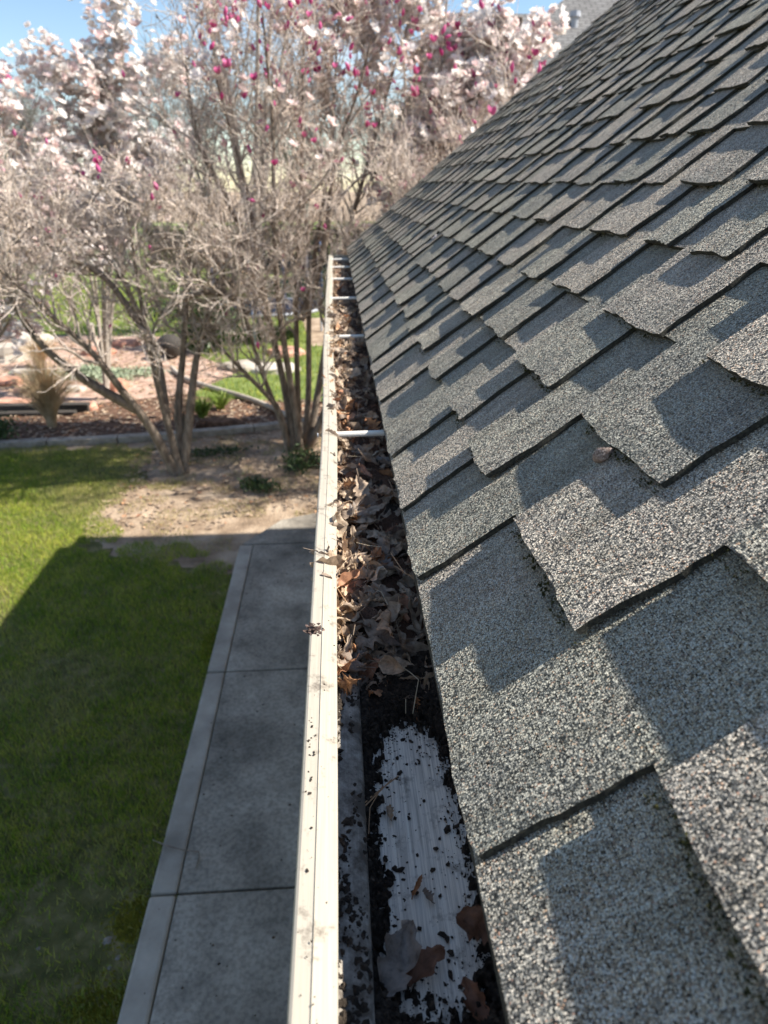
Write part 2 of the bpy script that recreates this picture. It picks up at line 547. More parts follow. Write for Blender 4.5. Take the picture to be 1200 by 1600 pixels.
def concrete_mat():
    m, nt, b = new_mat('sidewalk_concrete')
    L = nt.links
    geo = N(nt, 'ShaderNodeNewGeometry')
    n1 = N(nt, 'ShaderNodeTexNoise', Scale=1.5, Detail=7, Roughness=.6)
    n2 = N(nt, 'ShaderNodeTexNoise', Scale=55, Detail=4)
    n3 = N(nt, 'ShaderNodeTexNoise', Scale=5.5, Detail=8, Roughness=.7)
    for n in (n1, n2, n3):
        L.new(geo.outputs['Position'], n.inputs['Vector'])
    r1 = ramp(nt, [(.30, (.14, .126, .104)), (.48, (.28, .252, .208)), (.66, (.44, .40, .335))])
    L.new(n1.outputs['Fac'], r1.inputs['Fac'])
    r2 = ramp(nt, [(.35, (.75, .75, .75)), (.6, (1.1, 1.1, 1.1))])
    L.new(n2.outputs['Fac'], r2.inputs['Fac'])
    r3 = ramp(nt, [(.36, (.74, .74, .74)), (.5, (1, 1, 1)), (.62, (1.0, 1.0, 1.0)), (.72, (1.3, 1.3, 1.28))])
    L.new(n3.outputs['Fac'], r3.inputs['Fac'])
    m1 = N(nt, 'ShaderNodeMixRGB', blend_type='MULTIPLY'); m1.inputs['Fac'].default_value = 1
    m2 = N(nt, 'ShaderNodeMixRGB', blend_type='MULTIPLY'); m2.inputs['Fac'].default_value = 1
    L.new(r1.outputs['Color'], m1.inputs['Color1']); L.new(r2.outputs['Color'], m1.inputs['Color2'])
    L.new(m1.outputs['Color'], m2.inputs['Color1']); L.new(r3.outputs['Color'], m2.inputs['Color2'])
    L.new(m2.outputs['Color'], b.inputs['Base Color'])
    bp = N(nt, 'ShaderNodeBump', Strength=.25, Distance=.004)
    L.new(n2.outputs['Fac'], bp.inputs['Height'])
    L.new(bp.outputs['Normal'], b.inputs['Normal'])
    b.inputs['Roughness'].default_value = .85
    return m


M['concrete'] = concrete_mat()
M['concrete_edge'] = noise_mat('trowelled_concrete_edge', [(.3, (.24, .215, .178)), (.5, (.36, .325, .272)), (.7, (.47, .43, .365))], scale=4, detail=8, bump=.15, bump_scale=60, bump_dist=.004, rough=.85)


def gutter_mat(name, dirt_lo, dirt_hi, base, scratch):
    """painted aluminium with grime in its own blotches and scratches along the trough"""
    m, nt, b = new_mat(name)
    L = nt.links
    geo = N(nt, 'ShaderNodeNewGeometry')
    mp = N(nt, 'ShaderNodeMapping'); mp.inputs['Scale'].default_value = (420, 9, 420)
    L.new(geo.outputs['Position'], mp.inputs['Vector'])
    ns = N(nt, 'ShaderNodeTexNoise', Scale=1.0, Detail=4, Roughness=.7)
    L.new(mp.outputs['Vector'], ns.inputs['Vector'])
    rs = ramp(nt, [(.36, tuple(c * (1 - scratch) for c in base)), (.58, base), (.75, tuple(min(.9, c * 1.08) for c in base))])
    L.new(ns.outputs['Fac'], rs.inputs['Fac'])
    nd = N(nt, 'ShaderNodeTexNoise', Scale=38, Detail=9, Roughness=.72)
    L.new(geo.outputs['Position'], nd.inputs['Vector'])
    rd = ramp(nt, [(dirt_lo, (1, 1, 1)), (dirt_hi, (0, 0, 0))])
    L.new(nd.outputs['Fac'], rd.inputs['Fac'])
    mx = N(nt, 'ShaderNodeMixRGB'); mx.inputs['Color2'].default_value = (.11, .09, .07, 1)
    L.new(rd.outputs['Color'], mx.inputs['Fac'])
    L.new(rs.outputs['Color'], mx.inputs['Color1'])
    L.new(mx.outputs['Color'], b.inputs['Base Color'])
    b.inputs['Roughness'].default_value = .5
    bp = N(nt, 'ShaderNodeBump', Strength=.2, Distance=.001)
    L.new(nd.outputs['Fac'], bp.inputs['Height'])
    L.new(bp.outputs['Normal'], b.inputs['Normal'])
    return m


M['lip_paint'] = gutter_mat('gutter_lip_paint', .31, .46, (.40, .365, .30), .14)
M['trough'] = gutter_mat('gutter_trough_metal', .28, .47, (.88, .82, .71), .42)
M['trough_wall'] = gutter_mat('gutter_wall_grimy', .42, .66, (.50, .46, .39), .25)
M['soil'] = noise_mat('black_debris_soil', [(.3, (.022, .017, .013)), (.55, (.065, .05, .037)), (.75, (.17, .13, .095))], scale=180, detail=6, bump=1.0, bump_scale=320, bump_dist=.006, rough=.95)


def leaf_mat(name, stops):
    m, nt, b = new_mat(name)
    L = nt.links
    tc = N(nt, 'ShaderNodeTexCoord')
    oi = N(nt, 'ShaderNodeObjectInfo')
    at_ = N(nt, 'ShaderNodeAttribute'); at_.attribute_name = 'tone'
    rp = ramp(nt, stops)
    ad = N(nt, 'ShaderNodeMath', operation='ADD')
    L.new(oi.outputs['Random'], ad.inputs[0]); L.new(at_.outputs['Fac'], ad.inputs[1])
    fr = N(nt, 'ShaderNodeMath', operation='FRACT')
    L.new(ad.outputs[0], fr.inputs[0])
    L.new(fr.outputs[0], rp.inputs['Fac'])
    n1 = N(nt, 'ShaderNodeTexNoise', Scale=90, Detail=5, Roughness=.7)
    L.new(tc.outputs['Object'], n1.inputs['Vector'])
    r2 = ramp(nt, [(.3, (.45, .42, .40)), (.5, (.95, .95, .95)), (.7, (1.25, 1.22, 1.18))])
    L.new(n1.outputs['Fac'], r2.inputs['Fac'])
    mx = N(nt, 'ShaderNodeMixRGB', blend_type='MULTIPLY'); mx.inputs['Fac'].default_value = 1
    L.new(rp.outputs['Color'], mx.inputs['Color1']); L.new(r2.outputs['Color'], mx.inputs['Color2'])
    L.new(mx.outputs['Color'], b.inputs['Base Color'])
    b.inputs['Roughness'].default_value = .6
    bp = N(nt, 'ShaderNodeBump', Strength=.5, Distance=.002)
    L.new(n1.outputs['Fac'], bp.inputs['Height']); L.new(bp.outputs['Normal'], b.inputs['Normal'])
    tr = N(nt, 'ShaderNodeBsdfTranslucent'); L.new(mx.outputs['Color'], tr.inputs['Color'])
    ms = N(nt, 'ShaderNodeMixShader'); ms.inputs['Fac'].default_value = .18
    L.new(b.outputs[0], ms.inputs[1]); L.new(tr.outputs[0], ms.inputs[2])
    out = [n for n in nt.nodes if n.type == 'OUTPUT_MATERIAL'][0]
    L.new(ms.outputs[0], out.inputs['Surface'])
    return m


M['dead_leaf'] = leaf_mat('dead_leaf', [(0, (.24, .18, .14)), (.2, (.40, .31, .235)), (.4, (.50, .395, .29)), (.55, (.57, .42, .28)), (.68, (.33, .245, .18)), (.82, (.66, .51, .36)), (.93, (.52, .28, .14)), (1.0, (.40, .20, .12))])
M['orange_leaf'] = leaf_mat('orange_leaf', [(0, (.36, .155, .07)), (1, (.42, .20, .09))])
M['tan_leaf'] = leaf_mat('tan_leaf', [(0, (.46, .33, .22)), (1, (.52, .39, .27))])
M['grey_leaf'] = leaf_mat('grey_leaf', [(0, (.26, .22, .19)), (1, (.32, .28, .24))])
M['red_leaf'] = leaf_mat('red_leaf', [(0, (.20, .105, .065)), (1, (.26, .13, .08))])
M['needle'] = noise_mat('pine_needle', [(.3, (.30, .17, .09)), (.7, (.50, .32, .18))], scale=40, bump=0, rough=.5)
M['straw'] = noise_mat('pale_stem', [(.3, (.48, .38, .24)), (.7, (.66, .55, .38))], scale=40, bump=0, rough=.6)

# ------------------------------------------------------------------ the setting: ground
def sheet(name, poly, z, mat, sub=0):
    V = [(x, y, z) for x, y in poly]
    me = np_mesh(name, V, [tuple(range(len(poly)))], mat)
    o = link_mesh(name, me)
    tag(o, kind='structure')
    return o


sheet('ground', [(-160, -60), (160, -60), (160, 260), (-160, 260)], -0.004, M['dirt'])
LAWN = [(-9, -6), (-0.868, -6), (-0.868, 4.9), (-1.15, 5.25), (-1.55, 5.35), (-1.95, 5.7), (-2.1, 6.2), (-1.85, 6.7), (-1.75, 7.2), (-2.1, 7.6), (-2.0, 8.02), (-4, 7.95), (-9, 7.9)]
def ragged(poly, step, amp, seed):
    out = []
    rr_ = random.Random(seed)
    for i in range(len(poly)):
        (x0, y0), (x1, y1) = poly[i], poly[(i + 1) % len(poly)]
        n_ = max(1, int(math.hypot(x1 - x0, y1 - y0) / step)) if min(y0, y1) > 4.5 and max(x0, x1) > -4.5 else 1
        for k in range(n_):
            t = k / n_
            out.append((x0 + (x1 - x0) * t + (rr_.uniform(-amp, amp) if k else 0), y0 + (y1 - y0) * t + (rr_.uniform(-amp, amp) if k else 0)))
    return out


LAWN_BASE = [(x - (.28 if 5 < y < 8 and x > -3 else 0), y - (.12 if y > 5 else 0)) for x, y in LAWN]
sheet('lawn', ragged(LAWN_BASE, .06, .05, 4), 0.002, M['lawn_soil'])
sheet('mulch_bed', [(-9, 8.12), (-4, 8.14), (-2, 8.3), (-0.8, 8.55), (0.6, 8.9), (2.0, 9.2), (2.0, 9.9), (-0.6, 9.7), (-2.2, 10.2), (-4, 9.6), (-9, 9.6)], 0.003, M['mulch'])
sheet('gravel_bed', [(-14, 9.6), (-4, 9.6), (-2.2, 10.2), (-1.6, 11.6), (-2.6, 13.0), (-3.2, 14.6), (-6, 14.9), (-14, 15.6)], 0.004, M['pink_gravel'])
sheet('back_lawn', [(-30, 15.8), (-14, 15.5), (-6, 14.8), (-3.2, 14.5), (-2.6, 12.9), (-1.6, 11.5), (-2.2, 10.1), (-0.6, 9.65), (3, 9.95), (3, 13), (-.5, 13.4), (-.8, 16.5), (40, 17), (40, 60), (-40, 60)], 0.006, M['far_lawn'])


def inside(poly, X, Y):
    res = np.zeros(len(X), bool)
    n = len(poly)
    for i in range(n):
        x0, y0 = poly[i]; x1, y1 = poly[(i + 1) % n]
        c = ((y0 > Y) != (y1 > Y)) & (X < (x1 - x0) * (Y - y0) / (y1 - y0 + 1e-12) + x0)
        res ^= c
    return res


def blades(name, X, Y, hmin, hmax, width, mat, dry, lean=.5, z0=0.0):
    n = len(X)
    ang = RNG.uniform(0, 2 * math.pi, n)
    h = RNG.uniform(hmin, hmax, n)
    l2 = RNG.uniform(0, 2 * math.pi, n)
    ln = RNG.uniform(.1, 1, n) * lean * h
    w = width * RNG.uniform(.6, 1.3, n) * .5
    bx, by = np.cos(ang) * w, np.sin(ang) * w
    V = np.zeros((n, 3, 3))
    V[:, 0] = np.stack([X - bx, Y - by, np.full(n, z0)], 1)
    V[:, 1] = np.stack([X + bx, Y + by, np.full(n, z0)], 1)
    V[:, 2] = np.stack([X + np.cos(l2) * ln, Y + np.sin(l2) * ln, z0 + h], 1)
    F = np.arange(n * 3).reshape(n, 3)
    tone = np.repeat(RNG.uniform(0, 1, n), 3)
    me = np_mesh(name, V.reshape(-1, 3), F, mat, attrs={'tone': tone, 'dry': np.repeat(dry, 3)})
    return link_mesh(name, me)


nb = 620000
gx = RNG.uniform(-6.2, -0.86, nb)
gy = 0.3 + (RNG.uniform(0, 1, nb) ** 1.4) * 7.8
edge_n = vnoise(gx * 3, gy * 3, 3) * .5 + vnoise(gx * 9, gy * 9, 4) * .25
far_ = np.clip((gy - 4.4) / .7, 0, 1)
ok = inside([(x + .0, y) for x, y in LAWN], gx + (edge_n - .36) * 1.5 * np.clip((gy - 4.4) / .7, 0, 1), gy + (edge_n - .36) * .9) & (gx < -.868)
thin = vnoise(gx * 1.1, gy * 1.1, 8) * .6 + vnoise(gx * 4.2, gy * 4.2, 9) * .4
bare = np.maximum(np.exp(-(((gx + 1.2) / .27) ** 2 + ((gy - 1.98) / .25) ** 2)), 0)   # worn spot beside the walk
toward_dirt = np.clip((gy - 5.0) / 1.6, 0, 1) * np.clip((gx + 3.3) / 1.6, 0, 1)
keep = RNG.uniform(0, 1, nb) > np.clip(1.5 * bare + .55 * toward_dirt + .55 * np.clip(.42 - thin, 0, 1) * 3, 0, .9)
ok &= keep
gx, gy, thin, td = gx[ok], gy[ok], thin[ok], toward_dirt[ok]
dry = np.clip((.50 - thin) * 1.7 + np.clip((gy - 5.6) * .25, 0, .4) + td * .75 + (RNG.uniform(0, 1, len(gx)) < .15) * .8, 0, .9) * RNG.uniform(.3, 1, len(gx))
g_ob = blades('grass', gx, gy, .018, .05, .0045, M['grass'], dry, lean=.8)
tag(g_ob, 'short patchy green grass of the lawn beside the sidewalk', 'grass', kind='stuff')
# sparse tufts on the back lawn and dead grass on the bare dirt
nb = 60000
bx_ = RNG.uniform(-12, 3, nb); by_ = RNG.uniform(9.7, 22, nb)
okb = inside([(-30, 15.8), (-14, 15.5), (-6, 14.8), (-3.2, 14.5), (-2.6, 12.9), (-1.6, 11.5), (-2.2, 10.1), (-0.6, 9.65), (3, 9.95), (3, 13), (-.5, 13.4), (-.8, 16.5), (4, 17), (4, 30), (-30, 30)], bx_, by_)
ob_ = blades('grass', bx_[okb], by_[okb], .04, .09, .016, M['grass'], RNG.uniform(0, .35, okb.sum()), lean=.8, z0=.004)
tag(ob_, 'sunlit green grass of the back lawn beyond the garden bed', 'grass', kind='stuff')
nb = 26000
dx_ = RNG.uniform(-2.4, .6, nb); dy_ = RNG.uniform(5.2, 8.3, nb)
okd = ~inside(LAWN, dx_, dy_) & (vnoise(dx_ * 5, dy_ * 5, 21) > .5) & ~((dx_ > -.95) & (dy_ < 5.9 + dx_ * .2))
ob_ = blades('dead_grass', dx_[okd], dy_[okd], .012, .04, .006, M['grass'], RNG.uniform(.6, 1, okd.sum()), lean=1.2)
tag(ob_, 'dead straw coloured grass scattered on the bare dirt under the shrubs', 'dead grass', kind='stuff')

# litter of old leaves on dirt and mulch
def litter(name, n, x0, x1, y0, y1, size, mat, label, z=.006, test=None):
    X = RNG.uniform(x0, x1, n); Y = RNG.uniform(y0, y1, n)
    if test is not None:
        k = test(X, Y); X, Y = X[k], Y[k]; n = len(X)
    a = RNG.uniform(0, 6.28, n); s = size * RNG.uniform(.5, 1.3, n)
    V = np.zeros((n, 4, 3))
    for j, (p, q, hz) in enumerate([(-1, 0, 0), (0, -.55, .35), (1, 0, .1), (0, .55, .3)]):
        V[:, j, 0] = X + s * (p * np.cos(a) - q * np.sin(a))
        V[:, j, 1] = Y + s * (p * np.sin(a) + q * np.cos(a))
        V[:, j, 2] = z + s * hz * RNG.uniform(.2, 1.4, n)
    me = np_mesh(name, V.reshape(-1, 3), np.arange(n * 4).reshape(n, 4), mat, attrs={'tone': np.repeat(RNG.uniform(0, 1, n), 4)})
    o = link_mesh(name, me)
    return tag(o, label, 'leaf litter', kind='stuff')


litter('leaf_litter', 1500, -2.3, .5, 5.7, 8.4, .028, M['dead_leaf'], 'small dry leaves scattered on the dirt under the magnolias', test=lambda X, Y: (Y > 5.95) | (X < -1.0))
litter('leaf_litter', 2600, -6, 1.5, 8.3, 9.8, .035, M['dead_leaf'], 'brown leaf litter on the dark mulch bed behind the curb', z=.01)
litter('leaf_litter', 1600, -9, -2, 9.8, 14.3, .05, M['tan_leaf'], 'pale dry litter on the pinkish gravel bed', z=.012)

# ------------------------------------------------------------------ sidewalk: slabs are parts
walk = empty('sidewalk', (0, 0, 0))
tag(walk, kind='structure')
WX0, WX1 = -0.87, 0.42
EDGE = 0.115
joints = [-4.2, -2.55, -0.9, 0.62, 2.10, 3.62, 5.33]
for i in range(len(joints) - 1):
    y0, y1 = joints[i] + .006, joints[i + 1] - .006
    mb = MB().box((WX0 + EDGE + .004, y0, -.09), (WX1, y1, .030 + .001 * (i % 3)))
    s_ = mb.build('slab', M['concrete'], walk, bevel=.006)
    mb = MB().box((WX0, y0, -.09), (WX0 + EDGE - .001, y1, .033 + .001 * (i % 2)))
    mb.build('slab_edge', M['concrete_edge'], walk, bevel=.012)
MB().prism([(-.85, 5.342), (WX1, 5.20 + .135), (2.2, 5.36), (2.2, 6.5), (.5, 6.25), (-.12, 5.98), (-.55, 5.80)], -.09, .031).build('slab', M['concrete'], walk, bevel=.006)
# dirty joint filling
jb = MB().box((WX0 + .01, -4.1, -.085), (WX1, 5.36, .012))
jb.build('joint_filler', M['lawn_soil'], walk)
# small crumbs, seeds and stains of debris on the slabs
mb = MB()
for _ in range(150):
    x, y = random.uniform(WX0 + .03, .1), random.uniform(.8, 5.2)
    r_ = random.uniform(.002, .007)
    mb.add([(x - r_, y, .0335), (x, y - r_, .0335), (x + r_ * 1.4, y + r_ * .3, .0335), (x, y + r_, .0335), (x, y, .0335 + r_ * .8)], [(0, 1, 4), (1, 2, 4), (2, 3, 4), (3, 0, 4)])
o = mb.build('soil_crumbs', M['soil'])
tag(o, 'dark crumbs of debris fallen on the concrete sidewalk', 'crumbs', kind='stuff')
# fallen twig across the walk edge
p = [at(230, 1310, 2.2), at(300, 1330, 2.2)]
def gpt(u, v, z=0.036):
    d = _fw + _rt * (u - 600) / FPX + _up * (800 - v) / FPX
    return np.array([0, 0, CAM_Z]) + d * ((z - CAM_Z) / d[2])
tw = MB().tube([gpt(238, 1312, .045), gpt(262, 1322, .05), gpt(285, 1328, .055), gpt(311, 1331, .05), gpt(311, 1340, .042), gpt(306, 1355, .037)], [.002, .003, .003, .003, .0035, .003], 5)
o = tw.build('fallen_twig', M['bark'])
tag(o, 'thin bent twig lying across the edge of the sidewalk', 'twig')
# moss cushions where lawn meets the walk
def moss_mound(u, v, rx, ry, h):
    c = gpt(u, v, 0)
    mb = MB()
    n = 900
    for _ in range(n):
        a, q = random.uniform(0, 6.28), random.random() ** .7 * random.choice([.7, 1, 1.3])
        x, y = c[0] + rx * q * math.cos(a), c[1] + ry * q * math.sin(a)
        z = h * max(.1, 1 - q * q) * random.uniform(.6, 1.6)
        s = random.uniform(.004, .009)
        mb.add([(x - s, y - s * .4, 0), (x + s, y - s * .5, 0), (x + random.uniform(-s, s), y + s * .6, 0), (x, y, z + s)], [(0, 1, 3), (1, 2, 3), (2, 0, 3)])
    return mb
M['lawn_moss'] = noise_mat('yellow_moss', [(.3, (.12, .12, .012)), (.7, (.30, .27, .035))], scale=30, bump=0, rough=1)
for u, v, rx, ry, lab in [(208, 1440, .10, .13, 'yellow green moss cushion at the sidewalk edge nearest the worn soil patch'), (160, 1580, .16, .12, 'yellow green moss cushion beside the sidewalk at the bottom of the picture'),
                      (325, 1010, .06, .22, 'narrow yellow green moss strip along the far sidewalk edge')]:
    o = moss_mound(u, v, rx, ry, .012).build('moss_cushion', M['lawn_moss'])
    tag(o, lab, 'moss')
# pale stones in the worn patch
M['pebble'] = noise_mat('pebble', [(.3, (.16, .14, .115)), (.7, (.30, .27, .23))], scale=60, bump=.3)
for k, (u, v, r_) in enumerate([(168, 1470, .020), (185, 1497, .013), (172, 1512, .011), (60, 1482, .009)]):
    c = gpt(u, v, 0)
    mb = MB()
    ring = 7
    V = [(c[0], c[1], r_ * .7)]
    for a in range(ring):
        q = r_ * random.uniform(.75, 1.15)
        V.append((c[0] + q * math.cos(a * 6.283 / ring), c[1] + q * math.sin(a * 6.283 / ring), r_ * .25))
    for a in range(ring):
        q = r_ * random.uniform(.9, 1.25)
        V.append((c[0] + q * math.cos(a * 6.283 / ring), c[1] + q * math.sin(a * 6.283 / ring), -.01))
    F = [(0, 1 + a, 1 + (a + 1) % ring) for a in range(ring)] + [(1 + a, 1 + ring + a, 1 + ring + (a + 1) % ring, 1 + (a + 1) % ring) for a in range(ring)]
    mb.add(V, F)
    o = mb.build('pebble', M['pebble'])
    tag(o, ['largest pale pebble in the worn soil beside the sidewalk', 'middle pale pebble in the worn soil beside the sidewalk', 'pale pebble lowest in the worn soil patch beside the sidewalk', 'lone pale pebble in the shaded grass left of the worn patch'][k], 'pebble', 'pale pebbles in the lawn')

# ------------------------------------------------------------------ house
EX, EZ = 0.088, CAM_Z - 0.44          # eave edge (top of the lowest shingles)
PIT = R(40.0)
D_END, D_START = 5.62, -3.0
RIDGE_S = 4.3
EXPO = 0.1375                          # exposure of a course
STEP = 0.0074
SX = np.array([math.cos(PIT), 0, math.sin(PIT)])
NX = np.array([-math.sin(PIT), 0, math.cos(PIT)])


def roof_pt(y, s, h):
    return np.array([EX, 0, EZ]) + np.outer(np.atleast_1d(s), SX) + np.outer(np.atleast_1d(h), NX) + np.outer(np.atleast_1d(y), np.array([0, 1.0, 0]))


house = empty('house', (3.4, 2.0, 0))
HO = np.array([3.4, 2.0, 0])
tag(house, 'house with a steep grey shingled roof above the leaf filled gutter', 'house')


def under_house(o, parent=None):
    """children keep world coordinates: the mesh is in world space, so undo the parent's shift"""
    o.parent = parent or house
    if parent is None:
        o.location = tuple(-HO)
    return o


RX = EX + RIDGE_S * math.cos(PIT); RZ = EZ + RIDGE_S * math.sin(PIT)
X_FAR = 2 * RX - EX
mb = MB()
dk = .035
pf = [(EX + .03, EZ - .05), (RX, RZ - .04), (X_FAR - .03, EZ - .05), (X_FAR - .03, EZ - .09), (RX, RZ - .1), (EX + .03, EZ - .09)]
n = len(pf)
V = [(x, D_START + .01, z) for x, z in pf] + [(x, D_END - .012, z) for x, z in pf]
mb.add(V, [tuple(range(n)), tuple(reversed(range(n, 2 * n)))] + [(i, n + i, n + (i + 1) % n, (i + 1) % n) for i in range(n)])
roof = under_house(mb.build('roof', M['deck']))
# far slope shingles as plain courses
mb = MB()
for k in range(30):
    s0, s1 = k * EXPO * 1.05, (k + 1) * EXPO * 1.05 + .02
    if s1 > RIDGE_S: break
    a = (X_FAR - s0 * math.cos(PIT), EZ + s0 * math.sin(PIT)); b_ = (X_FAR - s1 * math.cos(PIT), EZ + s1 * math.sin(PIT))
    mb.add([(a[0], D_START, a[1] + .008), (a[0], D_END, a[1] + .008), (b_[0], D_END, b_[1] - .004), (b_[0], D_START, b_[1] - .004), (a[0], D_START, a[1] - .01), (a[0], D_END, a[1] - .01)], [(0, 1, 2, 3), (4, 5, 1, 0)])
o = mb.build('rear_slope', M['granule'], roof)
mb = MB().tube([(RX, D_START, RZ - .015), (RX, D_END, RZ - .015)], .07, 8)
o = mb.build('ridge_cap', M['granule'], roof)
# walls, fascia, soffit
mb = MB()
WXL, WXR = EX + .42, X_FAR - .42
zt = EZ - .05
nbd = 16
for k in range(nbd):
    z0 = .1 + k * (zt - .1) / nbd; z1 = .1 + (k + 1) * (zt - .1) / nbd
    mb.add([(WXL - .012, D_START + .3, z0), (WXL - .012, D_END - .3, z0), (WXL, D_END - .3, z1), (WXL, D_START + .3, z1)], [(3, 2, 1, 0)])
o = under_house(mb.build('wall', M['siding']))
mb = MB()
mb.add([(WXL, D_END - .3, 0), (WXR, D_END - .3, 0), (WXR, D_END - .3, zt), (RX, D_END - .3, RZ - .12), (WXL, D_END - .3, zt)], [(4, 3, 2, 1, 0)])
mb.add([(WXL, D_START + .3, 0), (WXR, D_START + .3, 0), (WXR, D_START + .3, zt), (RX, D_START + .3, RZ - .12), (WXL, D_START + .3, zt)], [(0, 1, 2, 3, 4)])
mb.add([(WXR, D_START + .3, 0), (WXR, D_END - .3, 0), (WXR, D_END - .3, zt), (WXR, D_START + .3, zt)], [(0, 1, 2, 3)])
under_house(mb.build('gable_wall', M['siding']))
mb = MB().box((WXL - .03, D_START + .3, 0), (WXL + .02, D_END - .29, .1))
under_house(mb.build('foundation', M['curb']))
mb = MB().box((EX + .032, D_START, EZ - .20), (EX + .052, D_END - .005, EZ - .045))
under_house(mb.build('fascia', M['white_paint']))
mb = MB().box((EX + .053, D_START, EZ - .19), (WXL + .01, D_END - .3, EZ - .18))
under_house(mb.build('soffit', M['white_paint']))
mb = MB()
rk = [(EX + .02, EZ - .022), (RX, RZ - .02), (RX, RZ - .17), (EX + .02, EZ - .17)]
mb.add([(x, D_END - .02, z) for x, z in rk] + [(x, D_END - .003, z) for x, z in rk], [(0, 1, 2, 3), (7, 6, 5, 4), (0, 4, 5, 1), (1, 5, 6, 2), (2, 6, 7, 3), (3, 7, 4, 0)])
under_house(mb.build('rake_board', M['white_paint']))

# ---- shingles: courses of thick tabs with cut-outs between them
HU = 0.44
fixed = {0: [(-.55, -.15), (.02, .34), (.78, 1.28), (1.676, 2.02), (2.16, 2.45), (2.66, 3.02), (3.43, 3.75)],
         1: [(-.4, -.1), (.22, .755), (1.10, 1.61), (1.92, 2.25), (2.49, 2.73), (3.09, 3.35), (3.62, 3.95)],
         2: [(.1, .5), (.70, 1.09), (1.36, 1.91), (2.19, 2.65), (2.95, 3.3)],
         3: [(.5, .95), (1.32, 1.72), (1.995, 2.46), (2.75, 3.1)]}
n_courses = int(RIDGE_S / EXPO) - 1
tabs = []          # (course, y0, y1, y_next, near)
for k in range(n_courses):
    rr = random.Random(1000 + k)
    row = [(a * HU, b_ * HU) for a, b_ in fixed.get(k, [])]
    y = row[-1][1] + rr.uniform(.06, .12) if row else -1.2 + rr.uniform(0, .25)
    while y < D_END:
        w_ = rr.choice([.09, .11, .13, .15, .19]) * rr.uniform(.9, 1.1)
        row.append((y, y + w_))
        y += w_ + rr.choice([.05, .07, .09, .12]) * rr.uniform(.85, 1.15)
    y = row[0][0]
    while y > D_START:
        g_, w_ = rr.uniform(.06, .14), rr.uniform(.12, .22)
        row.insert(0, (y - g_ - w_, y - g_))
        y -= g_ + w_
    for i, (a, b_) in enumerate(row):
        nx_ = row[i + 1][0] if i + 1 < len(row) else D_END
        a, b_, nx_ = max(a, D_START), min(b_, D_END), min(nx_, D_END)
        if b_ - a > .02:
            tabs.append((k, a, b_, max(nx_, b_)))


def tab_mesh(k, y0, y1, yn, fine, rr):
    """grid top with rough edges and dark cut faces; returns verts, quads, material index, tone"""
    nu, ns = (14, 10) if fine else (3, 3)
    nh = 12 if fine else 3
    s0 = k * EXPO + rr.uniform(-.007, .007)
    if k == 0: s0 = rr.uniform(-.003, .002)
    s1 = (k + 1) * EXPO + .007
    s2 = (k + 2) * EXPO + .03
    lift = rr.choice([0, 0, .001, .002, .003, .005]) * rr.uniform(.6, 1.2)
    lift2 = lift + rr.choice([-.0015, 0, .002])
    if k == 0: lift, lift2 = lift * .3, lift2 * .2
    skew = rr.uniform(-.006, .006)
    ph = rr.uniform(0, 50)
    amp = .0022 if fine else .001
    V, F, mi = [], [], []

    def hh(s):
        return -STEP / EXPO * (s - k * EXPO)

    def tooth(u, t):
        y = y0 + (y1 - y0) * u
        yy = y + skew * (1 - t) + (amp * math.sin(ph + t * 9) * .6 if u in (0, 1) else 0) + (rr.uniform(-.0013, .0013) if fine and u in (0, 1) else 0)
        s = s0 + (s1 - s0) * t
        if t == 0:
            s += amp * math.sin(ph * 1.7 + u * 7) + (rr.uniform(-.0016, .0016) if fine else 0)
            if u == 0: s += rr.uniform(0, .004)
            if u == 1: s += rr.uniform(0, .004)
        e = (1 - t) ** 1.6
        h = hh(s) + e * (lift * (1 - u) + lift2 * u) + (.0008 * math.sin(ph + u * 5 + t * 4) if fine else 0) * (1 - t)
        return (y, s, h) if yy is None else (yy, s, h)
    top = [[tooth(i / nu, j / ns) for i in range(nu + 1)] for j in range(ns + 1)]
    idx = lambda i, j: j * (nu + 1) + i
    for j in range(ns + 1):
        V += top[j]
    for j in range(ns):
        for i in range(nu):
            F.append((idx(i, j), idx(i, j + 1), idx(i + 1, j + 1), idx(i + 1, j))); mi.append(0)
    # head part, up under the next courses
    o = len(V)
    ys = np.linspace(y0, max(yn, y1), nh + 1)
    for j, s in enumerate((s1, s2)):
        for y in ys:
            jit = rr.uniform(-.0012, .0012) if (j == 0 and fine) else 0
            V.append((y, s + jit - (.0004 if j == 0 else 0), hh(s) - .00003))
    for i in range(nh):
        F.append((o + i, o + nh + 1 + i, o + nh + 2 + i, o + i + 1)); mi.append(0)

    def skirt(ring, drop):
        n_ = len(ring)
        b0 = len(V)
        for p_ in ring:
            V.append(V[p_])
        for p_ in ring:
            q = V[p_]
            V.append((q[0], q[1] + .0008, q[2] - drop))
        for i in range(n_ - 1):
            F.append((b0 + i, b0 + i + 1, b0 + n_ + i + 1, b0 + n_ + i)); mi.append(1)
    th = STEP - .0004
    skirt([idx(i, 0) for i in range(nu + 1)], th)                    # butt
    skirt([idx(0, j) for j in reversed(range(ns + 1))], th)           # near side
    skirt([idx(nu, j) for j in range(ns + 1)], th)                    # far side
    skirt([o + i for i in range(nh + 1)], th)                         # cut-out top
    V = np.array(V)
    W = roof_pt(V[:, 0], V[:, 1], V[:, 2])
    return W, F, mi


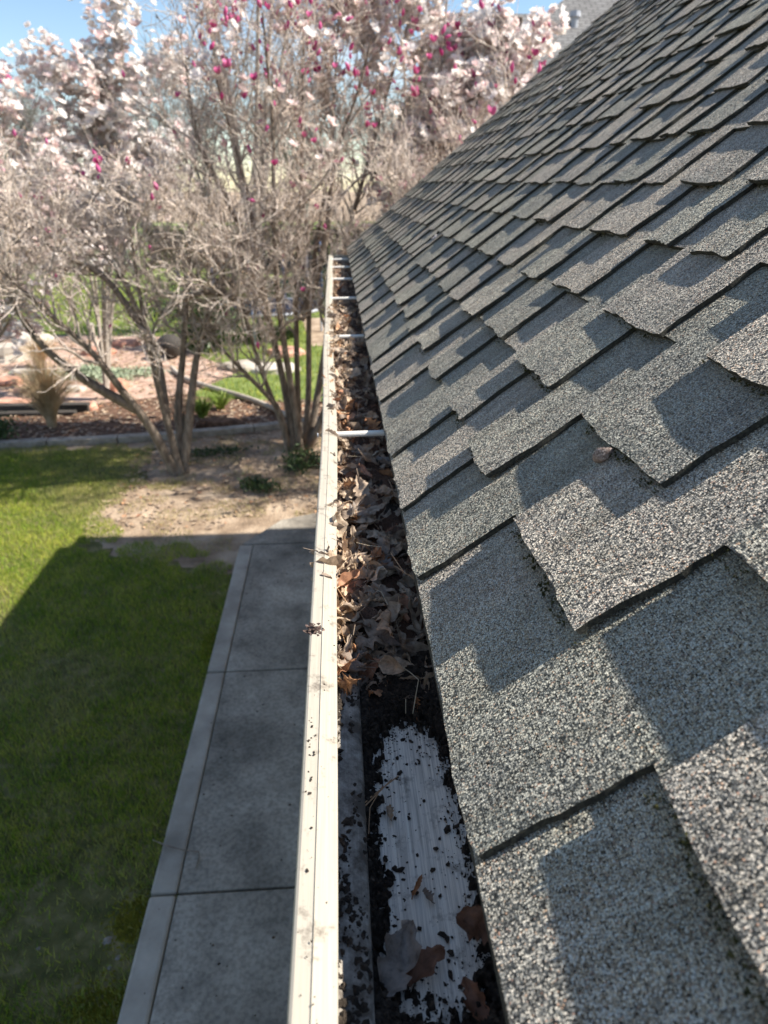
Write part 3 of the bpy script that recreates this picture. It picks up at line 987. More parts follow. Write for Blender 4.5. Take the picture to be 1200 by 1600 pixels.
M_SH = [M['granule'], M['shingle_edge']]
scored = []
for t in tabs:
    k, a, b_, nx_ = t
    c = roof_pt((a + b_) / 2, (k + .6) * EXPO, 0)[0]
    u, v, d = project(c)
    if d > .05 and -150 < u < 1350 and -150 < v < 1800:
        dist = np.linalg.norm(c - np.array([0, 0, CAM_Z]))
        cosv = abs(NX @ (c - np.array([0, 0, CAM_Z]))) / dist
        scored.append(((b_ - a) * cosv / dist ** 2, t))
scored.sort(key=lambda q: -q[0])
near_set = set(t for _, t in scored[:300])
FV, FF, FM, FT = [], [], [], []
off = 0
tab_lift = {}
for t in tabs:
    rr = random.Random(hash((t[0], round(t[1] * 1000))))
    tone = rr.uniform(.15, .85)
    if t in near_set:
        W, F, mi = tab_mesh(*t, True, rr)
        me = np_mesh('shingle', W, F, M_SH, True, mi, {'tone': np.full(len(W), tone)})
        link_mesh('shingle', me, roof)
    else:
        W, F, mi = tab_mesh(*t, False, rr)
        FV.append(W); FF += [tuple(i + off for i in f) for f in F]; FM += mi; FT.append(np.full(len(W), tone))
        off += len(W)
me = np_mesh('far_shingles', np.concatenate(FV), FF, M_SH, False, FM, {'tone': np.concatenate(FT)})
o = link_mesh('far_shingles', me, roof)
tag(o, kind='stuff')
# starter strip under the lowest course
ny = 180
ys = np.linspace(D_START, D_END, ny)
V = []
for s in (-.004, .3):
    for y in ys:
        V.append((y, s + (random.uniform(-.001, .001) if s < 0 else 0), -STEP / EXPO * (s + EXPO)))
b0 = len(V)
for i in range(ny):
    q = V[i]; V.append((q[0], q[1] + .001, q[2] - .006))
V = np.array(V)
F = [(i, ny + i, ny + i + 1, i + 1) for i in range(ny - 1)] + [(i, i + 1, b0 + i + 1, b0 + i) for i in range(ny - 1)]
me = np_mesh('starter_strip', roof_pt(V[:, 0], V[:, 1], V[:, 2]), F, M_SH, False, [0] * (ny - 1) + [1] * (ny - 1), {'tone': np.full(len(V), .5)})
link_mesh('starter_strip', me, roof)
mb = MB().box((EX + .004, D_START, EZ - .030), (EX + .03, D_END - .01, EZ - .0165))
o = mb.build('drip_edge', M['shingle_edge'], roof)

# moss tucked under the butts of the nearer tabs
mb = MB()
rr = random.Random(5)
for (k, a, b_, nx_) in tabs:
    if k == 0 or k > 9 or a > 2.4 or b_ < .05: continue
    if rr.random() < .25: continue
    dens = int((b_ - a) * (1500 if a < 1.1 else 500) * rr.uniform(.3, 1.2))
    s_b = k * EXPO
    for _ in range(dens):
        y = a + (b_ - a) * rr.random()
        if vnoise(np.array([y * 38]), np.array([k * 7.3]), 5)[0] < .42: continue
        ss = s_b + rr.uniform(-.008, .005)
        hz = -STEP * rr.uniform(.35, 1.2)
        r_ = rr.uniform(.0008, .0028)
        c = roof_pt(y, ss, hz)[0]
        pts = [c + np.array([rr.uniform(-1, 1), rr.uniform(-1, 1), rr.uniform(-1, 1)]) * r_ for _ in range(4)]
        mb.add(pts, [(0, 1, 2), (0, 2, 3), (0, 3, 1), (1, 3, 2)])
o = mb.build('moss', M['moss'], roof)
tag(o, kind='stuff')

# fuzzy bud scale caught under a tab
def bud_mesh(name, length, rad, mats):
    V, F = [], []
    n, m_ = 12, 9
    for j in range(m_ + 1):
        t = j / m_
        r_ = rad * (math.sin(math.pi * min(1, t * .93 + .07)) ** .7) * (1.15 - .45 * t)
        for i in range(n):
            a = 2 * math.pi * i / n
            q = r_ * (1 + .12 * math.sin(3 * a + 7 * t) + random.uniform(-.05, .05))
            V.append((q * math.cos(a), length * t, q * math.sin(a)))
    for j in range(m_):
        for i in range(n):
            F.append((j * n + i, j * n + (i + 1) % n, (j + 1) * n + (i + 1) % n, (j + 1) * n + i))
    F.append(tuple(range(n))); F.append(tuple(reversed(range(m_ * n, m_ * n + n))))
    # hairs
    o2 = len(V)
    for _ in range(260):
        j = random.randint(1, m_); i = random.randrange(n)
        p_ = np.array(V[j * n + i]); d = p_ * np.array([1, 0, 1]); d = d / (np.linalg.norm(d) + 1e-9)
        q = p_ + d * random.uniform(.0005, .0016) + np.array([0, random.uniform(.0, .002), 0])
        w = np.array([random.uniform(-.0003, .0003), .0003, random.uniform(-.0003, .0003)])
        b0 = len(V)
        V += [tuple(p_ - w), tuple(p_ + w), tuple(q)]
        F.append((b0, b0 + 1, b0 + 2))
    return np_mesh(name, V, F, mats, True)


M['pod'] = noise_mat('bud_scale_fuzz', [(.3, (.08, .055, .045)), (.5, (.20, .15, .125)), (.7, (.42, .36, .32))], scale=420, bump=.6, bump_scale=800, bump_dist=.001, rough=1)
pod = link_mesh('bud_scale', bud_mesh('bud_scale', .025, .0085, M['pod']))
def roof_hit(u, v, h):
    d = _fw + _rt * (u - 600) / FPX + _up * (800 - v) / FPX
    c = np.array([0, 0, CAM_Z]); p0 = np.array([EX, 0, EZ]) + NX * h
    return c + d * (NX @ (p0 - c)) / (NX @ d)
a, b_ = roof_hit(928, 719, -.003), roof_hit(974, 690, .001)
pod.location = tuple(a)
pod.rotation_euler = Vector(b_ - a).to_track_quat('Y', 'Z').to_euler()
tag(pod, 'fuzzy brown bud scale sticking out under a lifted roof shingle', 'bud scale')
# fallen petal fragments on the roof
for k, (u, v) in enumerate([(679, 370), (875, 138)]):
    c = roof_hit(u, v, .004)
    s = .022
    V = []
    for j in range(4):
        for i in range(4):
            x, y = (i / 3 - .5) * s, (j / 3 - .5) * s * .7
            V.append((x, y, .004 * math.sin(i * 2.1 + j) + 6 * (x * x + y * y)))
    F = [(j * 4 + i, j * 4 + i + 1, j * 4 + i + 5, j * 4 + i + 4) for j in range(3) for i in range(3)]
    o = link_mesh('fallen_petal', np_mesh('fallen_petal', V, F, M['pink_white_petal'], True))
    o.location = tuple(c); o.rotation_euler = (0, -PIT, k)
    tag(o, ['pale pink petal fallen on the shingles low near the far gutter end', 'pale petal fallen high on the shingles near the roof edge'][k], 'petal', 'petals fallen on the roof')

# ------------------------------------------------------------------ gutter
LZ = CAM_Z - 0.475
GY0, GY1 = -1.5, 5.42
gut = empty('rain_gutter', (0, 2, LZ))
GO = np.array([0, 2, LZ])
tag(gut, 'long white metal rain gutter full of leaves along the roof edge', 'gutter')


def under_gut(o):
    o.parent = gut
    o.location = tuple(-GO)
    return o


def wob(y):
    """slight bow of an old gutter"""
    return .0085 * math.exp(-((y - 1.3) / .9) ** 2) + .0012 * math.sin(y * 5.1)


def extrude(profile, ys, closed=False):
    V, F = [], []
    n = len(profile)
    for y in ys:
        for x, z in profile:
            V.append((x * (1.03 if x < .02 else 1) + wob(y) * (1 if x < .05 else .0), y, LZ + z + .0012 * math.sin(y * 2.3 + x * 30)))
    for j in range(len(ys) - 1):
        for i in range(n - 1 + (1 if closed else 0)):
            i2 = (i + 1) % n
            F.append((j * n + i, (j + 1) * n + i, (j + 1) * n + i2, j * n + i2))
    return V, F


ys = np.linspace(GY0, GY1, 220)
V, F = extrude([(-.0462, -.018), (-.0458, -.0035), (-.0445, -.0008), (-.0425, 0), (-.0318, -.0022), (-.0310, -.0012), (-.0300, -.0022), (-.0165, -.0090), (-.0148, -.0105), (-.0146, -.0150), (-.0180, -.0160)], ys)
under_gut(link_mesh('lip', np_mesh('lip', V, F, M['lip_paint'], False)))
V, F = extrude([(-.0452, -.0175), (-.0452, -.038), (-.040, -.052), (-.028, -.066), (-.012, -.074), (-.004, -.084), (-.002, -.118)], ys)
under_gut(link_mesh('front_face', np_mesh('front_face', [(x - .0006, y, z) for x, y, z in V], F, M['white_paint'], True)))
V, F = extrude([(-.0445, -.015), (-.0445, -.038), (-.0385, -.052), (-.026, -.065), (-.010, -.072), (.006, -.078), (.0095, -.082), (.0105, -.100), (.0125, -.1135)], ys)
under_gut(link_mesh('inner_wall', np_mesh('inner_wall', V, F, M['trough_wall'], True)))
V, F = extrude([(.0125, -.1135), (.015, -.115), (.113, -.115), (.1165, -.112), (.1185, -.03)], ys)
under_gut(link_mesh('trough', np_mesh('trough', V, F, M['trough'], True)))
mb = MB()
prof = [(-.046, -.002), (-.046, -.038), (-.040, -.052), (-.012, -.074), (-.003, -.118), (.118, -.117), (.118, .0)]
mb.add([(x, GY1, LZ + z) for x, z in prof] + [(x, GY1 + .004, LZ + z) for x, z in prof], [tuple(range(7)), tuple(reversed(range(7, 14)))] + [(i, 7 + i, 7 + (i + 1) % 7, (i + 1) % 7) for i in range(7)])
under_gut(mb.build('end_cap', M['lip_paint']))
for y in [-.6, .40 - .9, 1.425, 2.47, 3.36, 4.08, 4.68, 5.18]:
    if abs(y + .5) < .06: continue
    mb = MB()
    mb.tube([(-.032, y, LZ - .010), (.118, y + .002, LZ - .008)], .0064, 12)
    mb.tube([(-.036, y, LZ - .010), (-.030, y, LZ - .010)], .0085, 12)
    under_gut(mb.build('hanger_bar', M['white_paint'], smooth=False))
# spike heads outside
for y in [1.425, 2.47, 3.36]:
    mb = MB().tube([(-.0475, y, LZ - .010), (-.0452, y, LZ - .010)], .005, 8)
    under_gut(mb.build('spike_head', M['metal_grey']))

# ---- soil in the trough: fine near the camera, with a swept-clean patch
def soil_h(X, Y):
    base = -.1150 + .002
    patch_c = np.sqrt(((X - .070) / .046) ** 2 + ((Y - .485) / .175) ** 4)
    ragged = (vnoise(X * 90, Y * 60, 31) - .5) * .28 + (vnoise(X * 260, Y * 220, 32) - .5) * .45 + (vnoise(X * 600, Y * 500, 35) - .5) * .35
    cover = np.clip((patch_c + ragged - .93) * 2.2, -1, 1)
    deep = .010 + .013 * vnoise(X * 60, Y * 30, 33) + .006 * vnoise(X * 200, Y * 160, 34)
    deep += np.clip((Y - .68) * .10, 0, .028)
    h = base + deep * np.clip(cover, 0, 1) ** .7
    return np.where(cover <= 0, -.125, h)


Vs_, Fs_ = [], []
off = 0
for (y0, y1, dy, dx) in [(.10, .86, .0022, .0022), (.86, 2.2, .008, .006), (2.2, GY1 - .004, .03, .012), (GY0, .10, .03, .012)]:
    xs = np.arange(.0135, .1172, dx); yy = np.arange(y0, y1 + dy * .5, dy)
    X, Y = np.meshgrid(xs, yy)
    H = soil_h(X, Y)
    nx_ = len(xs)
    V = np.stack([X, Y, LZ + H], -1).reshape(-1, 3)
    i = np.arange((len(yy) - 1) * nx_).reshape(len(yy) - 1, nx_)[:, :-1].ravel()
    Fq = np.stack([i, i + 1, i + nx_ + 1, i + nx_], 1)
    keepf = (H.reshape(-1)[Fq] > -.12).any(axis=1)
    Vs_.append(V); Fs_.append(Fq[keepf] + off); off += len(V)
soil = link_mesh('gutter_soil', np_mesh('gutter_soil', np.concatenate(Vs_), np.concatenate(Fs_), M['soil'], True))
tag(soil, 'black rotted leaf soil lining the bottom of the gutter', 'soil', kind='stuff')


def crumb(mb, c, r_, rr):
    n = 5
    a0 = rr.uniform(0, 6.28)
    st = rr.uniform(.7, 1.8)
    ca, sa = math.cos(a0 * 3), math.sin(a0 * 3)
    V = []
    for zz, f in ((-.25, .8), (.25, 1.0)):
        for i in range(n):
            a = a0 + 6.283 * i / n + rr.uniform(-.4, .4)
            q = r_ * f * rr.uniform(.5, 1.25)
            x, y = q * math.cos(a) * st, q * math.sin(a)
            V.append((c[0] + x * ca - y * sa, c[1] + x * sa + y * ca, c[2] + zz * r_ * rr.uniform(.5, 1.5)))
    V.append((c[0] + rr.uniform(-.3, .3) * r_, c[1] + rr.uniform(-.3, .3) * r_, c[2] + r_ * rr.uniform(.4, .9)))
    mb.add(V, [(i, (i + 1) % n, n + (i + 1) % n, n + i) for i in range(n)] + [(n + i, n + (i + 1) % n, 2 * n) for i in range(n)])


rr = random.Random(77)
mb = MB()
for _ in range(1500):          # on the clean patch
    x, y = rr.uniform(.018, .112), rr.uniform(.25, .68)
    e = min(1, math.hypot((x - .07) / .05, (y - .485) / .19))
    if rr.random() > .10 + .8 * e ** 3: continue
    crumb(mb, (x, y, LZ - .1145), rr.choice([.0004, .0005, .0007, .0009, .0013, .002]) * rr.uniform(.7, 1.3), rr)
for _ in range(9000):          # fine silt, dense at the edge of the patch
    x, y = rr.uniform(.016, .114), rr.uniform(.24, .70)
    e = math.sqrt(((x - .07) / .046) ** 2 + ((y - .485) / .175) ** 4)
    if e > 1.15 or rr.random() > e ** 5 * (.25 + 1.1 * float(vnoise(np.array([x * 140]), np.array([y * 90]), 71)[0])): continue
    crumb(mb, (x, y, LZ - .1146), rr.uniform(.0003, .0011), rr)
for _ in range(26):
    x, y = rr.uniform(.03, .105), rr.uniform(.3, .66)
    crumb(mb, (x, y, LZ - .1140), rr.uniform(.0025, .0045), rr)
for _ in range(4200):         # on the sloping inner ledge
    y = rr.uniform(.1, 1.3); t = rr.random()
    x = -.036 + .043 * t; z = -.054 - .026 * t ** .8
    if vnoise(np.array([x * 120]), np.array([y * 26]), 40)[0] < .47: continue
    crumb(mb, (x + wob(y), y, LZ + z + .001), rr.choice([.0008, .0012, .002, .0034]) * rr.uniform(.7, 1.2), rr)
for _ in range(4200):         # rough crumbly surface of the soil
    x, y = rr.uniform(.016, .115), rr.uniform(.12, .95)
    h = float(soil_h(np.array([x]), np.array([y]))[0])
    if h < -.112: continue
    crumb(mb, (x, y, LZ + h + .0005), rr.uniform(.0008, .003), rr)
o = mb.build('soil_crumbs', M['soil'])
tag(o, 'black soil crumbs scattered over the bare metal gutter bottom', 'crumbs', kind='stuff')
mb = MB()
for _ in range(95):          # specks on the lip
    y = .22 + 1.1 * rr.random() ** 1.5
    x = rr.uniform(-.043, -.017)
    z = -.0005 if x < -.0305 else -.0022 - (x + .030) * .5
    crumb(mb, (x + wob(y), y, LZ + z), rr.choice([.0003, .0004, .0006, .0011]) * rr.uniform(.7, 1.2), rr)
for (u, v) in [(483, 1108), (486, 1135), (487, 1150), (481, 1190), (478, 1225)]:
    y = float(at(u, v, 1)[1] * 1)
    d = _fw + _rt * (u - 600) / FPX + _up * (800 - v) / FPX
    p_ = np.array([0, 0, CAM_Z]) + d * (-.46 / d[2])
    for _ in range(4):
        crumb(mb, (p_[0] + rr.uniform(-.004, .004), p_[1] + rr.uniform(-.008, .008), LZ - .0005), rr.uniform(.0006, .0015), rr)
o = mb.build('soil_crumbs', M['soil'])
tag(o, 'dark specks of dirt on the white front lip of the gutter', 'crumbs', kind='stuff')
# withered blossom clump on the lip
d = _fw + _rt * (492 - 600) / FPX + _up * (800 - 988) / FPX
cl = np.array([0, 0, CAM_Z]) + d * (-.455 / d[2])
mb = MB()
for _ in range(60):
    c = cl + np.array([rr.gauss(0, .004), rr.gauss(0, .0045), abs(rr.gauss(0, .0025))])
    a = rr.uniform(0, 6.28); s = rr.uniform(.0015, .0045)
    mb.add([c + np.array([math.cos(a) * s, math.sin(a) * s, rr.uniform(0, s)]), c + np.array([-math.sin(a) * s * .6, math.cos(a) * s * .6, 0]), c - np.array([math.cos(a) * s, math.sin(a) * s, -rr.uniform(0, s)]), c + np.array([math.sin(a) * s * .5, -math.cos(a) * s * .5, rr.uniform(0, s)])], [(0, 1, 2), (0, 2, 3)])
M['wither'] = noise_mat('withered_petals', [(.35, (.045, .032, .027)), (.55, (.12, .08, .065)), (.75, (.38, .28, .25))], scale=200, bump=0)
o = mb.build('withered_blossom', M['wither'])
tag(o, 'small dark withered blossom clump sitting on the gutter lip', 'withered blossom')

# ---- dead leaves: a few leaf shapes, each leaf its own object
def leaf_mesh(name, kind, L_, W_, curl, fold, twist, mat, seed):
    rr = random.Random(seed)
    nu, nv = 15, 4
    V, F = [], []
    ph1, ph2, ph3 = rr.uniform(0, 6), rr.uniform(0, 6), rr.uniform(0, 6)
    bend = rr.uniform(-.25, .25)
    for i in range(nu + 1):
        t = i / nu
        env = math.sin(math.pi * min(1, t * .97 + .015)) ** .7
        ws = []
        for sd_ in (0, 1):
            if kind == 'oak':
                ph_ = (i + sd_) % 3
                w = W_ * env * (1.1 if ph_ == 1 else (.30 if ph_ == 0 else .62)) * rr.uniform(.8, 1.15)
            elif kind == 'ovate':
                w = W_ * (math.sin(math.pi * t ** .85) ** .9) * rr.uniform(.88, 1.06)
            else:
                w = W_ * env * rr.uniform(.45, 1.15)
            ws.append(max(w, W_ * .02))
        for j in range(-nv, nv + 1):
            q = j / nv
            w = ws[0] if q < 0 else ws[1]
            tip = .07 * L_ * abs(q) if kind == 'oak' else .03 * L_ * abs(q) * rr.uniform(-1, 1)
            # roll the blade around its length, then bend it along
            roll = curl * q * w / W_ * .9
            rad_ = W_ / max(.25, abs(curl) * .9)
            x = (math.sin(roll) * rad_ if abs(curl) > .3 else w * q) + bend * L_ * (t - .5) ** 2
            z = (1 - math.cos(roll)) * rad_ * (1 if curl > 0 else -1) + fold * abs(w * q)
            y = L_ * (t - .5) + tip
            z += twist * x * (t - .5) * 1.5 + .8 * fold * L_ * (t - .5) ** 2
            z += W_ * (.13 * math.sin(9 * t + ph1 + 2 * q) + .10 * math.sin(5 * q + ph2 + 7 * t) + .08 * math.sin(17 * t + ph3)) + rr.uniform(-.05, .05) * W_
            V.append((x, y, z))
    m_ = 2 * nv + 1
    for i in range(nu):
        for j in range(m_ - 1):
            F.append((i * m_ + j, i * m_ + j + 1, (i + 1) * m_ + j + 1, (i + 1) * m_ + j))
    # stalk
    b0 = len(V)
    st = [(0, -.5 * L_, V[nv][2]), (.0006, -.5 * L_ - .2 * L_, V[nv][2] + .1 * L_)]
    for p_ in st:
        V += [(p_[0] - .0006, p_[1], p_[2]), (p_[0] + .0006, p_[1], p_[2]), (p_[0], p_[1], p_[2] + .001)]
    F += [(b0, b0 + 1, b0 + 4, b0 + 3), (b0 + 1, b0 + 2, b0 + 5, b0 + 4), (b0 + 2, b0, b0 + 3, b0 + 5)]
    return np_mesh(name, V, F, mat, True, attrs={'tone': np.zeros(len(V))})


leaf_meshes = []
for i in range(18):
    kind = ['oak', 'ovate', 'torn', 'oak', 'ovate', 'torn'][i % 6]
    leaf_meshes.append(leaf_mesh('dead_leaf', kind, .044 + .010 * (i % 3), .0125 + .003 * ((i * 7) % 4), [.5, 1.4, -1.0, 2.2, .9, -1.8][i % 6], [.2, -.3, .5, .1, .7, 0][i % 6], [.6, -.8, .3, 1.1, -.4, .9][i % 6], M['dead_leaf'], 50 + i))


def fill_z(y):
    """height of the leaf pile below the lip"""
    if y < .66: return -.100
    if y < .80: return -.092 + (y - .66) / .14 * .045
    return -.035 + .009 * math.sin(y * 3.1) + min(.012, (y - .8) * .008)


# the dark packed pile itself, under the loose leaves
xs = np.linspace(-.034, .117, 24); yy = np.arange(.735, GY1 - .006, .012)
X, Y = np.meshgrid(xs, yy)
Hh = np.array([[fill_z(y) for x in xs] for y in yy]) - .020 + .020 * (vnoise(X * 55, Y * 40, 61) - .5) + .010 * (vnoise(X * 160, Y * 120, 62) - .5)
Hh -= np.clip((.79 - Y) / .055, 0, 1) * .04
Hh -= np.clip((X - .06) / .06, 0, 1) * .010
prof_x = [-.0458, -.0395, -.0268, -.0103, .0062, .0098, .0125, .12]
prof_z = [-.038, -.052, -.065, -.072, -.078, -.090, -.1135, -.1135]


def wall_z(x, y):
    """inner surface of the trough at x, below the lip"""
    return np.interp(x - wob(y), prof_x, prof_z)


Wx = X.copy()
for j_, y in enumerate(yy):
    Wx[j_] = np.maximum(X[j_], -.0425 + wob(y))
    Hh[j_] = np.maximum(Hh[j_], wall_z(Wx[j_], y) + .002)
X = Wx
V = np.stack([X, Y, LZ + Hh], -1).reshape(-1, 3)
nx_ = len(xs)
i = np.arange((len(yy) - 1) * nx_).reshape(len(yy) - 1, nx_)[:, :-1].ravel()
pile = link_mesh('leaf_mulch', np_mesh('leaf_mulch', V, np.stack([i, i + 1, i + nx_ + 1, i + nx_], 1), M['mulch'], True))
tag(pile, 'packed dark brown leaf mulch filling the gutter under the loose leaves', 'leaf mulch', kind='stuff')

rr = random.Random(99)
leaf_objs = []
n_leaf = 296
for i in range(n_leaf):
    # more leaves per metre near the camera, all the way to the far end
    y = .69 + 2.5 * (i / n_leaf) ** 1.35 + rr.uniform(-.03, .03)
    y = max(.66, y)
    x = rr.uniform(-.026, .104)
    if rr.random() < .22: x = rr.uniform(-.034, -.012)
    sc = rr.uniform(.55, 1.0)
    z = fill_z(y) - .014 * (x > .06) + rr.uniform(-.016, .012)
    if x < -.008:
        z = min(z + .022, -.010)
    x = max(x, -.030 + wob(y))
    z = max(z, float(wall_z(x, y)) + .016)
    me = leaf_meshes[rr.randrange(len(leaf_meshes))]
    o = bpy.data.objects.new('dead_leaf', me)
    COL.objects.link(o)
    o.location = (x, y, LZ + z)
    o.scale = (sc, sc, sc)
    tilt = .55 if x > -.008 else 1.0
    o.rotation_euler = (rr.gauss(0, tilt), rr.gauss(0, tilt), rr.uniform(0, 6.28))
    shape = ['lobed', 'oval', 'torn'][leaf_meshes.index(me) % 3]
    where = 'in front of the nearest hanger bar' if y < 1.42 else ('between the two nearest hanger bars' if y < 2.47 else 'beyond the second hanger bar')
    side = 'against the lip' if x < -.008 else ('in mid gutter' if x < .055 else 'under the shingle edge')
    tag(o, '%s dry brown leaf %s %s' % (shape, side, where), 'leaf', 'dead leaves piled in the gutter')
# the rest, towards the far end, as one mass
FV, FF, FT, off = [], [], [], 0
base_v = []
for me in leaf_meshes:
    v_ = np.zeros(len(me.vertices) * 3, np.float32); me.vertices.foreach_get('co', v_)
    base_v.append((v_.reshape(-1, 3), [tuple(p_.vertices) for p_ in me.polygons]))
for i in range(1050):
    y = (.70 + 2.2 * rr.random() ** 1.5) if i < 620 else rr.uniform(2.6, GY1 - .04)
    x = rr.uniform(-.03, .108)
    v_, f_ = base_v[rr.randrange(18)]
    ax, ay, az = rr.gauss(0, .7), rr.gauss(0, .7), rr.uniform(0, 6.28)
    Rm = np.array(Vector((0, 0, 1)).to_track_quat('Z', 'Y').to_matrix())
    cx, sx_, cy, sy_, cz, sz_ = math.cos(ax), math.sin(ax), math.cos(ay), math.sin(ay), math.cos(az), math.sin(az)
    Rm = np.array([[cz, -sz_, 0], [sz_, cz, 0], [0, 0, 1]]) @ np.array([[cy, 0, sy_], [0, 1, 0], [-sy_, 0, cy]]) @ np.array([[1, 0, 0], [0, cx, -sx_], [0, sx_, cx]])
    z = fill_z(y) - .016 - .012 * (x > .06) + rr.uniform(-.012, .006)
    if x < -.008 and i >= 620: z += .012
    x = max(x, -.026 + wob(y))
    z = max(z, float(wall_z(x, y)) + .014)
    W = (v_ * rr.uniform(.5, .95)) @ Rm.T + np.array([x, y, LZ + z])
    W[:, 0] = np.maximum(W[:, 0], -.043 + wob(y))
    W[:, 2] = np.maximum(W[:, 2], LZ + wall_z(W[:, 0], y) + .001)
    FV.append(W); FF += [tuple(q + off for q in f) for f in f_]; FT.append(np.full(len(W), rr.random())); off += len(W)
o = link_mesh('leaf_mass', np_mesh('leaf_mass', np.concatenate(FV), FF, M['dead_leaf'], True, attrs={'tone': np.concatenate(FT)}))
tag(o, 'mass of brown dead leaves packed in the far gutter', 'leaf mass', kind='stuff')


def gut_pt(u, v, z):
    d = _fw + _rt * (u - 600) / FPX + _up * (800 - v) / FPX
    return np.array([0, 0, CAM_Z]) + d * ((LZ + z - CAM_Z) / d[2])


def hero_leaf(u, v, z, kind, L_, W_, curl, fold, rot, mat, label, seed):
    me = leaf_mesh('dead_leaf', kind, L_, W_, curl, fold, .3, mat, seed)
    o = link_mesh('dead_leaf', me)
    p_ = gut_pt(u, v, z)
    o.location = tuple(p_)
    o.rotation_euler = rot
    tag(o, label, 'leaf', 'dead leaves piled in the gutter')


hero_leaf(574, 958, -.058, 'torn', .036, .017, -1.2, -.5, (.35, .25, 1.2), M['orange_leaf'], 'glossy orange brown folded leaf at the near end of the leaf pile', 1)
hero_leaf(584, 665, -.010, 'oak', .050, .017, .6, .1, (.5, -.2, .5), M['orange_leaf'], 'pointed orange oak leaf leaning on the nearest gutter hanger bar', 2)
hero_leaf(575, 815, -.038, 'ovate', .050, .016, .5, .1, (.15, .1, 1.9), M['tan_leaf'], 'pale tan flat leaf across the middle of the near leaf pile', 3)
hero_leaf(556, 797, -.034, 'torn', .045, .014, 1.2, .3, (.3, .1, 2.4), M['grey_leaf'], 'large pale grey curled leaf beside the gutter lip', 4)
hero_leaf(535, 850, -.022, 'torn', .036, .007, 2.0, .9, (.8, .3, .3), M['tan_leaf'], 'narrow tan shrivelled leaf hanging over the lip edge', 5)
hero_leaf(622, 1502, -.096, 'torn', .062, .021, 1.3, .3, (.18, .25, -.45), M['grey_leaf'], 'big ragged grey brown leaf below the bare metal patch', 6)
hero_leaf(748, 1445, -.092, 'torn', .040, .018, 1.0, .5, (.3, -.5, 1.0), M['red_leaf'], 'dark red brown leaf tucked under the shingle edge', 7)
hero_leaf(660, 1508, -.104, 'torn', .045, .012, .9, .2, (.1, .3, -1.0), M['red_leaf'], 'dull red brown leaf half under the big grey leaf', 8)
hero_leaf(608, 1270, -.108, 'torn', .016, .006, 1.5, .3, (.2, .2, .1), M['tan_leaf'], 'small tan leaf scrap on the left side of the bare metal patch', 9)
hero_leaf(652, 1385, -.110, 'torn', .022, .0035, 1.5, .4, (.1, .2, -.5), M['orange_leaf'], 'thin brown bark like scrap low on the bare metal patch', 10)
hero_leaf(668, 1400, -.110, 'torn', .014, .006, 1.0, .3, (.1, .2, .5), M['dead_leaf'], 'small brown scrap next to the thin scrap on the metal', 11)
hero_leaf(574, 1108, -.100, 'ovate', .010, .0035, 2, .3, (.1, .2, .3), M['red_leaf'], 'tiny red brown seed scale on the black soil', 12)
hero_leaf(650, 1105, -.098, 'oak', .022, .006, 2, .4, (1.0, .2, .2), M['orange_leaf'], 'small upright orange leaf scrap at the top of the bare metal', 13)
hero_leaf(745, 1570, -.104, 'torn', .04, .012, 1.6, .3, (.2, -.3, .4), M['red_leaf'], 'dark crumpled leaf in the soil at the very bottom right of the gutter', 14)
hero_leaf(605, 725, -.03, 'ovate', .055, .019, 1.2, .2, (.2, .2, .9), M['grey_leaf'], 'grey brown rolled leaf just below the nearest hanger bar', 15)
hero_leaf(600, 885, -.050, 'torn', .045, .016, 1.0, .3, (.2, -.2, .2), M['grey_leaf'], 'torn grey leaf with holes in the middle of the near leaf pile', 16)

# needles and straws
def strand(pts, rad, name, mat, label, cat, group=None):
    mb = MB().tube(pts, rad, 5)
    o = mb.build(name, mat)
    tag(o, label, cat, group)


strand([gut_pt(548, 1275, -.085), gut_pt(580, 1245, -.094), gut_pt(622, 1213, -.102)], .0007, 'pine_needle', M['needle'], 'upper straight pine needle at the left of the bare metal', 'needle', 'pine needles on the bare metal')
strand([gut_pt(553, 1276, -.086), gut_pt(590, 1240, -.096), gut_pt(612, 1218, -.103)], .0007, 'pine_needle', M['needle'], 'lower straight pine needle at the left of the bare metal', 'needle', 'pine needles on the bare metal')
strand([gut_pt(598, 1228, -.100), gut_pt(578, 1262, -.092), gut_pt(576, 1303, -.088)], .0005, 'pine_needle', M['needle'], 'bent pine needle hanging down over the inner gutter ledge', 'needle', 'pine needles on the bare metal')
strand([gut_pt(620, 1037, -.075), gut_pt(640, 1050, -.07), gut_pt(654, 1062, -.072), gut_pt(650, 1085, -.08), gut_pt(645, 1115, -.095)], .0006, 'straw_stem', M['straw'], 'pale bent straw stem arching over the black soil', 'stem')
strand([gut_pt(634, 1092, -.09), gut_pt(634, 1115, -.1)], .0005, 'straw_stem', M['straw'], 'short upright pale straw at the top of the bare metal', 'stem')
strand([gut_pt(575, 915, -.04), gut_pt(596, 925, -.036), gut_pt(606, 945, -.04)], .0006, 'straw_stem', M['straw'], 'pale curved straw across the near leaf pile', 'stem')
strand([gut_pt(524, 915, -.03), gut_pt(540, 940, -.036), gut_pt(558, 968, -.048)], .001, 'pine_needle', M['needle'], 'thick orange needle slanting at the left of the near leaf pile', 'needle')
